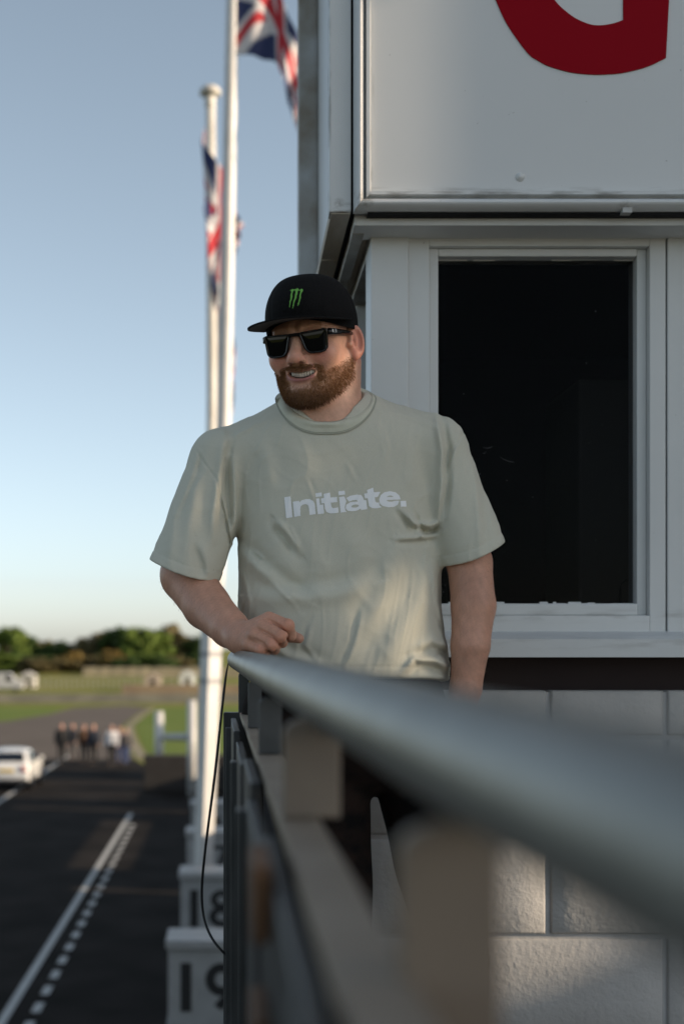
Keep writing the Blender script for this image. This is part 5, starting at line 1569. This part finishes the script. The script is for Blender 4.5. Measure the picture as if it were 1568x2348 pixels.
# ================================================================== PEOPLE WALKING ON THE LANE
def walker(px, Y, h, label, top, leg, hair, stride, face, arm=0.2, bag=None):
    x = gx(px, Y)
    root = empty('person', (x, Y, 0), label, 'person', 'people strolling on the pit lane')
    s = h / 1.75
    o = np.array((x, Y, 0), np.float32)
    cf_, sf_ = math.cos(face), math.sin(face)
    def loc(P):
        q = (P - o) / np.float32(s)
        return np.stack([q[:, 0] * cf_ + q[:, 1] * sf_, -q[:, 0] * sf_ + q[:, 1] * cf_, q[:, 2]], -1)
    st = stride
    JL = [(-0.09, 0, 0.92), (-0.095, -st * .55 - 0.03, 0.50), (-0.095, -st, 0.09)]
    JR = [(0.09, 0, 0.92), (0.095, st * .35 - 0.05, 0.50), (0.095, st, 0.10)]
    AL_ = [(-0.19, 0, 1.42), (-0.24, arm * .5, 1.14), (-0.22, arm * .2 - .05, 0.90)]
    AR_ = [(0.19, 0, 1.42), (0.24, -arm * .5, 1.14), (0.22, -arm * .6 - .08, 0.92)]
    def legs(q, g=0.0):
        d = smin(chain(q, JL, [0.085 + g, 0.058 + g, 0.045 + g], 0.02), chain(q, JR, [0.085 + g, 0.058 + g, 0.045 + g], 0.02), 0.02)
        return smin(d, s_ell(q, (0, 0, 0.95), (0.16 + g, 0.11 + g, 0.12)), 0.03)
    def trunk(q, g=0.0):
        d = s_ell(q, (0, 0, 1.22), (0.185 + g, 0.115 + g, 0.27))
        d = smin(d, s_cap(q, (-0.15, 0, 1.41), (0.15, 0, 1.41), 0.06 + g), 0.06)
        return smin(d, s_ell(q, (0, 0.0, 1.0), (0.165 + g, 0.115 + g, 0.14)), 0.05)
    def arms(q, g=0.0):
        return np.minimum(chain(q, AL_, [0.055 + g, 0.043 + g, 0.03 + g], 0.02), chain(q, AR_, [0.055 + g, 0.043 + g, 0.03 + g], 0.02))
    def hands(q):
        d = BIG
        for A_ in (AL_, AR_):
            b = np.array(A_[2]); dv = np.array((0, -0.02, -1.0))
            e = s_cap(q, b, b + dv * 0.07, 0.030, 0.026)
            for k_ in range(4):
                e = smin(e, s_cap(q, b + dv * 0.07 + (0, (k_ - 1.5) * .017, 0), b + dv * (0.15 - abs(k_ - 1.4) * .012) + (0, (k_ - 1.5) * .019, 0), 0.0095, 0.008), 0.006)
            e = smin(e, s_cap(q, b + dv * 0.02 + (0, -.03, 0), b + dv * 0.085 + (0, -0.055, 0), 0.012, 0.009), 0.008)
            d = np.minimum(d, e)
        return d
    def head(q):
        d = s_ell(q, (0, -0.005, 1.645), (0.075, 0.095, 0.105))
        d = smin(d, s_ell(q, (0, -0.045, 1.575), (0.052, 0.055, 0.05)), 0.02)
        d = smin(d, s_cap(q, (0, -0.095, 1.64), (0, -0.112, 1.615), 0.010, 0.014), 0.01)
        d = smin(d, s_ell(np.stack([np.abs(q[:, 0]), q[:, 1], q[:, 2]], -1), (0.077, 0.0, 1.63), (0.012, 0.02, 0.03)), 0.006)
        d = smax(d, -s_ell(np.stack([np.abs(q[:, 0]), q[:, 1], q[:, 2]], -1), (0.031, -0.098, 1.65), (0.013, 0.012, 0.009)), 0.01)
        d = smax(d, -s_ell(q, (0, -0.105, 1.567), (0.025, 0.012, 0.005)), 0.006)
        return smin(d, s_cap(q, (0, 0.01, 1.42), (0, 0, 1.58), 0.055), 0.03)
    bf = lambda P: s * smin(smin(smin(trunk(loc(P)), legs(loc(P)), 0.03), arms(loc(P)), 0.03), np.minimum(head(loc(P)), hands(loc(P))), 0.01)
    lo, hi = (x - 0.5 * s, Y - 0.62 * s, -0.03), (x + 0.5 * s, Y + 0.62 * s, h + 0.1)
    V_, Q_ = surface(bf, lo, hi, 0.014, 4)
    mesh_from('body', V_, Q_, WSKIN, root)
    jf = lambda P: s * smax(smin(trunk(loc(P), 0.022), arms(loc(P), 0.016), 0.03), 0.93 - loc(P)[:, 2] - 0.12 * (np.abs(loc(P)[:, 0]) > 0.19), 0.01)
    V_, Q_ = surface(jf, lo, hi, 0.014, 4)
    mesh_from('jacket', V_, Q_, top, root)
    tf = lambda P: s * smax(smax(legs(loc(P), 0.016), loc(P)[:, 2] - 1.0, 0.01), 0.09 - loc(P)[:, 2], 0.01)
    V_, Q_ = surface(tf, lo, hi, 0.014, 4)
    mesh_from('trousers', V_, Q_, leg, root)
    hf = lambda P: s * smax(smax(s_ell(loc(P), (0, 0.008, 1.66), (0.083, 0.102, 0.112)), -(loc(P)[:, 2] - 1.60) - 0.6 * (loc(P)[:, 1] + 0.0), 0.01), -(loc(P)[:, 1] + 0.062 - np.clip(loc(P)[:, 2] - 1.69, 0, 1) * 1.6), 0.01)
    V_, Q_ = surface(hf, lo, hi, 0.012, 4)
    if len(Q_): mesh_from('hair', V_, Q_, hair, root)
    def sf(P):
        q = loc(P); d = BIG
        for J in (JL, JR):
            a = np.array(J[2])
            e = s_cap(q, a + (0, 0.03, -0.045), a + (0, -0.13, -0.055), 0.045, 0.036)
            d = np.minimum(d, smax(e, -q[:, 2] + 0.003, 0.004))
        return s * d
    V_, Q_ = surface(sf, lo, hi, 0.014, 4)
    mesh_from('shoes', V_, Q_, WSHOE, root)
    return root
WSKIN = mat('walker_skin', (0.46, 0.25, 0.18), 0.6)
WSHOE = mat('walker_shoe', (0.03, 0.03, 0.03), 0.6)
def cm(n_, c): return mat(n_, c, 0.9, tuple(v * 1.3 for v in c), 6.0)
hb, hg, hblond = cm('brown_hair', (0.05, 0.03, 0.02)), cm('grey_hair', (0.22, 0.20, 0.18)), cm('fair_hair', (0.20, 0.12, 0.05))
black, navy, brown, white, plaid, jean, greyc = cm('black_cloth', (0.012, 0.012, 0.013)), cm('navy_cloth', (0.02, 0.024, 0.036)), cm('brown_cloth', (0.07, 0.035, 0.018)), cm('white_cloth', (0.50, 0.49, 0.50)), cm('pink_cloth', (0.30, 0.22, 0.22)), cm('blue_jeans', (0.035, 0.05, 0.11)), cm('grey_cloth', (0.06, 0.055, 0.055))
walker(142, 62.0, 1.80, 'person in a black jacket, leftmost of the group strolling on the lane', black, black, hb, 0.18, 0.2)
walker(168, 64.5, 1.66, 'person in dark grey jacket walking second from the left of the group', greyc, greyc, hb, 0.12, -0.3)
walker(193, 63.0, 1.70, 'person in brown jacket beside a taller one in dark navy', brown, black, hb, 0.2, 0.1)
walker(215, 62.0, 1.76, 'person in dark navy jacket at the middle of the group', navy, black, hblond, 0.15, 0.0)
walker(257, 61.0, 1.78, 'person in white top and dark trousers walking on the lane', white, black, hg, 0.16, 0.1)
walker(276, 62.6, 1.62, 'person in pale pink shirt and blue jeans beside one in white', plaid, jean, hblond, 0.12, -0.2)
walker(290, 62.0, 1.58, 'person in grey top and blue jeans, rightmost of the group', greyc, jean, hg, 0.16, 0.3)

# ================================================================== CAR
def car(px, Y, label):
    x = gx(px, Y)
    root = empty('parked_car', (x, Y, 0), label, 'car')
    W = 0.82
    white_p = mat('white_car_paint', (0.72, 0.72, 0.71), 0.22, coat=0.6)
    black_p = mat('car_black_trim', (0.015, 0.015, 0.017), 0.5)
    glass = mat('car_glass', (0.010, 0.014, 0.022), 0.05, spec=0.6)
    # side outline, rear at y=0 towards us
    prof = [(0.10, 0.28), (0.02, 0.42), (0.0, 0.62), (0.05, 0.82), (0.10, 0.97), (0.22, 1.06), (0.62, 1.30), (0.95, 1.41), (1.5, 1.45), (2.0, 1.40), (2.75, 1.02), (3.3, 0.93), (3.75, 0.78), (3.88, 0.55), (3.85, 0.30), (3.5, 0.22), (0.4, 0.22)]
    mb = MB()
    cols_ = []
    for fx, in_, sq in ((-1.0, 0.10, 0.93), (-0.93, 0.04, 0.97), (-0.6, 0.0, 1.0), (0, -0.02, 1.008), (0.6, 0.0, 1.0), (0.93, 0.04, 0.97), (1.0, 0.10, 0.93)):
        ring = []
        for (yy, zz) in prof:
            tum = 1 - 0.24 * max(0, (zz - 0.85) / 0.6) ** 1.2
            cyy = 1.95 + (yy - 1.95) * (1 - in_ * 0.35)
            zq = 0.22 + (zz - 0.22) * sq if zz > 0.9 else zz
            ring.append(mb.bm.verts.new((x + fx * W * tum, Y + cyy, zq)))
        cols_.append(ring)
    n_ = len(prof)
    for i in range(len(cols_) - 1):
        for k_ in range(n_):
            mb.bm.faces.new((cols_[i][k_], cols_[i][(k_ + 1) % n_], cols_[i + 1][(k_ + 1) % n_], cols_[i + 1][k_]))
    mb.bm.faces.new(cols_[0]); mb.bm.faces.new(cols_[-1][::-1])
    b = mb.build('body', white_p, root, True)
    sb_ = b.modifiers.new('s', 'SUBSURF'); sb_.levels = 2; sb_.render_levels = 2
    def quad(name, pts, m, th=0.01):
        mb = MB()
        P_ = [Vector(p) for p in pts]
        nn_ = (P_[1] - P_[0]).cross(P_[2] - P_[0]).normalized()
        A_ = [mb.bm.verts.new(p) for p in P_]; B_ = [mb.bm.verts.new(p - nn_ * th) for p in P_]
        k = len(P_)
        for i in range(k): mb.bm.faces.new((A_[i], A_[(i + 1) % k], B_[(i + 1) % k], B_[i]))
        mb.bm.faces.new(A_[::-1]); mb.bm.faces.new(B_)
        return mb.build(name, m, root)
    quad('rear_window', [(x - 0.62, Y + 0.155, 1.03), (x + 0.62, Y + 0.155, 1.03), (x + 0.52, Y + 0.62, 1.335), (x - 0.52, Y + 0.62, 1.335)], glass, 0.04)
    quad('windscreen', [(x + 0.62, Y + 2.78, 1.04), (x - 0.62, Y + 2.78, 1.04), (x - 0.54, Y + 2.1, 1.39), (x + 0.54, Y + 2.1, 1.39)], glass, 0.04)
    for sg in (-1, 1):
        pts = [(x + sg * 0.80, Y + 0.5, 0.95), (x + sg * 0.80, Y + 2.6, 0.95), (x + sg * 0.665, Y + 2.0, 1.34), (x + sg * 0.665, Y + 0.85, 1.34)]
        quad('side_window', pts if sg > 0 else pts[::-1], glass, 0.03)
        MB().box(x + sg * 0.60 - 0.11, x + sg * 0.60 + 0.11, Y - 0.012, Y + 0.12, 0.66, 0.88, 0.03).build('rear_light', mat('rear_light', (0.48, 0.22, 0.20), 0.2, coat=0.5), root, True)
        MB().box(x + sg * 0.9 - 0.07, x + sg * 0.9 + 0.07, Y + 2.5, Y + 2.66, 0.93, 1.06, 0.03).build('wing_mirror', white_p, root, True)
        for yy in (0.72, 3.12):
            wl = adopt(empty('wheel', (x + sg * 0.72, Y + yy, 0.31)), root)
            prof_w = [(0.20, -0.09), (0.29, -0.10), (0.31, -0.06), (0.31, 0.06), (0.29, 0.10), (0.20, 0.09)]
            mb = MB(); mb.lathe(prof_w, (0, 0, 0), 28)
            for v in mb.bm.verts: v.co = Vector((v.co.z + x + sg * 0.74, v.co.x + Y + yy, v.co.y + 0.31))
            mb.build('tyre', black_p, wl, True)
            mb = MB(); mb.lathe([(0.20, -0.07), (0.20, 0.07)], (0, 0, 0), 24)
            for v in mb.bm.verts: v.co = Vector((v.co.z + x + sg * 0.75, v.co.x + Y + yy, v.co.y + 0.31))
            mb.build('rim', mat('rim_metal', (0.4, 0.4, 0.4), 0.3, metal=0.8), wl)
    MB().box(x - 0.26, x + 0.26, Y - 0.022, Y + 0.05, 0.66, 0.77, 0.006).build('number_plate', mat('yellow_plate', (0.62, 0.42, 0.04), 0.4), root)
    MB().box(x - 0.74, x + 0.74, Y - 0.01, Y + 0.2, 0.25, 0.40, 0.04).build('bumper', black_p, root, True)
    return root
car(16, 51.0, 'white hatchback seen from behind with a yellow number plate on the pit lane')

# ================================================================== FENCE POSTS, WALL AND THINGS ACROSS THE FIELD
hf = empty('white_rail_fence', (gx(440, 49), 49, 0), 'short white fence of two sunlit posts and a cross rail at the grass edge', 'fence')
MB().tube([(gx(440, 49), 49.1, 0), (gx(440, 49), 49.1, gz(1606, 49))], 0.15, 20).build('post', MT['pole'], hf, True)
MB().tube([(gx(365, 57), 57.1, 0), (gx(365, 57), 57.1, gz(1632, 57))], 0.175, 20).build('post', MT['pole'], hf, True)
mb = MB()
q0, q1 = at(372, 1690, 57.1), at(432, 1690, 49.2)
mb.tube([q0, q1], 0.13, 8)
mb.build('cross_rail', mat('grey_rail', (0.33, 0.33, 0.33), 0.6), hf)
pw = MB().box(gx(330, 51), 4.0, 51.0, 51.6, 0, gz(1732, 51), 0.03)
pw = pw.build('pit_wall', mat('dark_pit_wall', (0.022, 0.019, 0.018), 0.85, (0.03, 0.027, 0.025), 3.0))
tag(pw, 'low dark wall closing the lane in front of the white fence', 'wall')
def bank(name, px0, px1, Y, h, th, m, label=None, cat=None):
    r = random.Random(px0)
    mb = MB(); n_ = 24; prev = None
    for i in range(n_ + 1):
        x = gx(px0 + (px1 - px0) * i / n_, Y)
        hh = h * (0.96 + 0.08 * r.random())
        q = [mb.bm.verts.new((x, Y + dy, z)) for dy, z in ((0, 0), (th * .25, hh), (th * .75, hh * 1.02), (th, 0))]
        if prev:
            for k_ in range(3): mb.bm.faces.new((prev[k_], prev[k_ + 1], q[k_ + 1], q[k_]))
        else: mb.bm.faces.new(q)
        prev = q
    mb.bm.faces.new(prev[::-1])
    return mb.build(name, m)
tag(bank('earth_bank', 188, 560, 200, 2.0, 8, MT['straw']), kind='structure')
tag(bank('earth_bank', -40, 640, 128, 0.75, 3, mat('grey_bank', (0.10, 0.095, 0.07), 0.9, (0.15, 0.14, 0.10), 0.6)), kind='structure')
tag(bank('earth_bank', 280, 620, 150, 1.0, 3, mat('brown_bank', (0.14, 0.10, 0.06), 0.9, (0.19, 0.14, 0.08), 0.6)), kind='structure')
# long pale rail fence
lf = empty('field_fence', (gx(200, 165), 165, 0.1), 'long pale post and rail fence across the middle of the field', 'fence')
FPL = mat('pale_fence', (0.27, 0.25, 0.18), 0.8)
me_p = None
for i in range(34):
    x = gx(40 + i * 12, 165)
    if me_p is None:
        o = MB().box(-0.07, 0.07, -0.07, 0.07, 0, 1.45).build('post', FPL, lf); me_p = o.data
    else:
        o = link('post', me_p, None, lf)
    o.location = (x, 165, 0.05)
for zz in (0.6, 1.35):
    MB().box(gx(40, 165), gx(40 + 33 * 12, 165), 164.9, 164.96, zz, zz + 0.14).build('rail', FPL, lf)
def van(px, Y, w, h, label, c):
    x = gx(px, Y); z0 = 0.0
    root = empty('parked_van', (x, Y, z0), label, 'van')
    m = mat('van_paint', c, 0.3)
    mb = MB(); mb.prism([(x - w / 2, .35), (x + w / 2, .35), (x + w / 2, 1.1), (x + w / 2 - .9, 1.25), (x + w / 2 - 1.5, h), (x - w / 2, h)], 'y', Y, Y + 1.9)
    bmesh.ops.bevel(mb.bm, geom=list(mb.bm.edges), offset=0.08, segments=2, affect='EDGES')
    mb.build('body', m, root)
    MB().box(x + w / 2 - 1.9, x + w / 2 - 1.2, Y - 0.01, Y + 0.02, 1.2, h - 0.2).build('window', darkglass, root)
    for dx in (-w / 2 + .8, w / 2 - .8):
        mb = MB(); mb.lathe([(.34, -.1), (.34, .1)], (0, 0, 0), 18)
        for v in mb.bm.verts: v.co = Vector((v.co.x + x + dx, v.co.z + Y + .12, v.co.y + .34))
        mb.build('wheel', MT['rubber'], root)
van(2, 160, 5.0, 2.1, 'white van parked at the far left of the field', (0.42, 0.42, 0.42))
for (px, py, Y, c, lab) in [(63, 1575, 168, (0.62, 0.60, 0.56), 'pale marshal hut, leftmost, just beside the white van'), (430, 1575, 175, (0.75, 0.75, 0.72), 'small white marshal hut, rightmost on the far field'), (350, 1582, 160, (0.45, 0.36, 0.28), 'small tan marshal hut in the far field')]:
    x, w = gx(px, Y), 0.9
    hut = empty('marshal_hut', (x, Y, 0), lab, 'hut', 'marshal huts on the field')
    MB().box(x - w, x + w, Y, Y + 1.8, 0.2, 1.6, 0.02).build('walls', mat('hut_paint', c, 0.6), hut)
    MB().prism([(x - w - .15, 1.6), (x + w + .15, 1.6), (x, 2.1)], 'y', Y - 0.1, Y + 1.9).build('roof', mat('hut_roof', tuple(v * .8 for v in c), 0.6), hut)
    MB().box(x - .3, x + .3, Y - 0.02, Y, 0.2, 1.3).build('door', darkglass, hut)

# ================================================================== TREES
def tree_proto(name, h, w, seed, leafc, leafc2, n=2600, low=0.08):
    r = np.random.default_rng(seed)
    root = empty(name, (0, -500, 0))
    mb = MB()
    mb.tube([(0, -500, 0), (0.1, -500, h * .3), (0.0, -499.9, h * .62)], [0.28, 0.2, 0.1], 8)
    for k_ in range(7):
        a = k_ * 2.4; zz = h * (0.2 + 0.06 * k_)
        mb.tube([(0.05, -500, zz), (math.cos(a) * w * .22, -500 + math.sin(a) * w * .22, zz + h * .14), (math.cos(a) * w * .36, -500 + math.sin(a) * w * .36, zz + h * .26)], [0.11, 0.07, 0.03], 6)
    mb.build('trunk', TRUNK, root)
    # clumps
    nc_ = 26
    C = []
    for i in range(nc_):
        a = r.uniform(0, 6.28); zz = r.uniform(low, 0.92)
        prof_ = math.sin(math.pi * min(0.98, (zz * 0.80 + 0.16))) ** 0.7
        rr = w * 0.5 * prof_ * math.sqrt(r.uniform(0.15, 1)) * 0.82
        C.append((rr * math.cos(a), rr * math.sin(a), zz * h, w * r.uniform(0.11, 0.2)))
    C = np.array(C)
    ci = r.integers(0, nc_, n)
    d = r.normal(size=(n, 3)); d /= np.linalg.norm(d, axis=1)[:, None]
    p = C[ci, :3] + d * (C[ci, 3] * r.uniform(0.5, 1.05, n) )[:, None] * np.array((1, 1, 0.8))
    p[:, 2] = np.maximum(p[:, 2], 0.15)
    nrm_ = d + r.normal(0, 0.5, (n, 3)); nrm_ /= np.linalg.norm(nrm_, axis=1)[:, None]
    t = np.cross(nrm_, r.normal(size=(n, 3))); t /= np.linalg.norm(t, axis=1)[:, None]
    b = np.cross(nrm_, t)
    s = (r.uniform(0.22, 0.48, n))[:, None]
    Vv = np.stack([p - t * s - b * s * .6, p + t * s - b * s * .5, p + t * s * .8 + b * s * .6, p - t * s * .9 + b * s * .5], 1).reshape(-1, 3) + np.array((0, -500, 0))
    Fq = np.arange(n * 4).reshape(-1, 4)
    mx_ = r.uniform(0, 1, n)[:, None]
    cc = np.repeat(np.array(leafc) * (1 - mx_) + np.array(leafc2) * mx_, 4, 0)
    mesh_from('crown', Vv, Fq, LEAF, root, False, cc)
    return root
TRUNK = mat('bark', (0.06, 0.045, 0.035), 0.9)
LEAF = mat('leaves', (1, 1, 1), 0.7, attr='col', spec=0.15)
protos = {'g': tree_proto('broad_tree', 9.0, 10.0, 1, (0.058, 0.095, 0.016), (0.125, 0.17, 0.034), 3600),
          'd': tree_proto('broad_tree', 9.0, 9.0, 2, (0.028, 0.052, 0.012), (0.058, 0.092, 0.024), 3400),
          'b': tree_proto('broad_tree', 8.0, 8.5, 3, (0.085, 0.072, 0.032), (0.14, 0.115, 0.052), 3000),
          'o': tree_proto('bush', 6.0, 6.5, 4, (0.15, 0.10, 0.030), (0.22, 0.155, 0.05), 2400, 0.02)}
spots = [   # px, top py, Y, kind, label
    (20, 1441, 226, 'g', 'bright green rounded tree at the far left of the tree line'),
    (-45, 1446, 230, 'g', None),
    (62, 1458, 238, 'd', None),
    (100, 1470, 240, 'b', None), (135, 1468, 236, 'd', None), (165, 1476, 238, 'b', 'brown leafless-looking tree in the low part of the tree line'),
    (200, 1462, 238, 'b', None), (222, 1452, 234, 'b', None),
    (268, 1436, 230, 'd', 'tall dark green tree standing highest of the tree line'),
    (300, 1440, 233, 'd', None), (318, 1442, 226, 'g', 'broad mid green tree joined to the tall dark tree'),
    (352, 1446, 230, 'g', None), (385, 1434, 240, 'b', 'reddish brown tree crown rising behind the green ones'),
    (415, 1450, 238, 'b', None), (450, 1458, 236, 'd', None),
    (258, 1490, 214, 'o', 'rust orange bush in front of the dark trees'),
    (170, 1494, 216, 'o', None), (110, 1500, 216, 'd', None), (45, 1496, 216, 'd', None), (5, 1500, 214, 'g', None), (210, 1502, 218, 'b', None), (330, 1496, 216, 'g', None), (400, 1502, 216, 'b', None), (440, 1498, 218, 'd', None), (140, 1506, 214, 'b', None), (80, 1506, 213, 'b', None), (295, 1505, 212, 'd', None), (365, 1500, 214, 'd', None)]
words = {'g': 'mid green broad tree in the far tree line', 'd': 'dark green broad tree in the far tree line', 'b': 'brownish broad tree in the far tree line', 'o': 'low orange brown bush in the far tree line'}
hts = {'g': 9.0, 'd': 9.0, 'b': 8.0, 'o': 6.0}
used = set()
ORD = ['first', 'second', 'third', 'fourth', 'fifth', 'sixth', 'seventh', 'eighth', 'ninth', 'tenth', 'eleventh', 'twelfth']
nth = {}
for i in sorted(range(len(spots)), key=lambda q: spots[q][0]):
    kd_, back = spots[i][3], spots[i][2] > 222
    k_ = (kd_, back)
    nth.setdefault(k_, []).append(i)
place = {}
for (kd_, back), L_ in nth.items():
    for n_, i in enumerate(L_):
        nm_ = {'g': 'mid green broad tree', 'd': 'dark green broad tree', 'b': 'brownish sparse tree', 'o': 'orange brown bush'}[kd_]
        place[i] = f"{nm_}, {ORD[n_]} from the left in the {'back' if back else 'front'} row of trees"
for i, (px, pyt, Y, kd, lab) in enumerate(spots):
    src = protos[kd]
    if kd in used:
        root = src.copy(); COL.objects.link(root)
        for ch in [c_ for c_ in bpy.data.objects if c_.parent == src]:
            c2 = ch.copy(); COL.objects.link(c2); c2.parent = root
            c2.matrix_parent_inverse = Matrix.Translation((0, 500, 0))
    else:
        root = src; used.add(kd)
    ztop_ = gz(pyt, Y)
    gy_ = 1.0
    sc = (ztop_ - gy_) / (hts[kd] * 0.98)
    root.location = (gx(px, Y), Y, gy_ - 0.1)
    root.scale = (max(sc, .75) * random.uniform(0.95, 1.2), max(sc, .75), sc)
    root.rotation_euler = (0, 0, random.uniform(0, 6.28))
    root['label'] = lab or place[i]; root['category'] = 'bush' if kd == 'o' else 'tree'; root['group'] = 'trees of the far tree line'
# children of protos were built about (0,-500,0); their inverse keeps them with the root

# ================================================================== BUILDINGS TO THE RIGHT (out of view, put in to shade the lane and tower)
tanE = math.tan(SUN_EL) / math.cos(SUN_AZ)
SHD = mat('shade_wall', (0.30, 0.29, 0.28), 0.8)
pb = empty('pit_shade_building', (5.6, 30, 0), 'long unseen pit building put in to shade the lane, behind the control tower', 'building')
HB_ = 4.5
skew = math.tan(SUN_AZ)
def shade_Y(Y, x=-3.0): return Y - (5.2 - x) * skew
def seg(y0, y1, z0, z1, nm='wall'):  # unseen wall pieces, openings shaped to drop sunlit strips on the lane
    MB().box(5.2, 5.5, shade_Y(y0), shade_Y(y1), z0, z1).build(nm, SHD, pb)
def hz(x): return (5.2 - x) * tanE
seg(8, 30.05, 0, HB_); 
seg(30.05, 30.55, 0, hz(-1.1)); seg(30.05, 30.55, hz(-3.8), HB_)
seg(30.55, 33.0, 0, HB_)
seg(33.0, 42.2, 0, hz(-2.45)); seg(33.0, 42.2, hz(-4.25), HB_)
seg(42.2, 44.3, 0, HB_)
seg(44.3, 45.2, 0, hz(-1.5)); seg(44.3, 45.2, hz(-7.4), HB_)
seg(45.2, 47.6, 0, HB_)
seg(47.6, 54.5, 0, hz(-3.4))
seg(54.5, 58.6, 0, hz(-9.5))

# added unseen wall right of the balcony: it keeps the sun off the tower front, its slots let a little through
tb = empty('sun_blocker', (9.2, -2, 0), 'tall added sun-blocking wall to the right of the tower, outside the picture', 'building')
def rayhit(px, py, Y, X=9.0):
    p = at(px, py, Y); t = (X - p.x) / to_sun.x
    return p.y + to_sun.y * t, p.z + to_sun.z * t
STZ = 9.5
def slot(p0, p1, hw):
    """a slot that lets the sun onto the places p0 (upper) to p1 (lower), each (px, py, distance)"""
    y0, z0 = rayhit(*p0); y1, z1 = rayhit(*p1)
    yc = (y0 + y1) / 2
    return (yc - hw, yc + hw, min(z0, z1), min(max(z0, z1), STZ - 0.05))
slots = [slot((960, 1290, 2.71), (960, 1560, 2.71), 0.017),
         slot((620, 1040, 2.73), (622, 1125, 2.72), 0.012),
         slot((792, 780, 2.73), (792, 880, 2.73), 0.022),
         slot((905, -60, 2.965), (905, 470, 2.965), 0.022),
         slot((1215, 1880, 3.10), (1215, 2270, 3.10), 0.030)]
Y0S, Y1S = -2.2, 3.4
cuts = sorted({Y0S, Y1S, *[v for q in slots for v in q[:2]]})
for a_, b_ in zip(cuts[:-1], cuts[1:]):
    inn = sorted([q[2:] for q in slots if q[0] < (a_ + b_) / 2 < q[1]])
    zc_ = 0
    for z0_, z1_ in inn + [(STZ, STZ)]:
        if z0_ - zc_ > 0.01: MB().box(9.0, 9.05, a_, b_, zc_, z0_).build('wall', SHD, tb)
        zc_ = max(zc_, z1_)
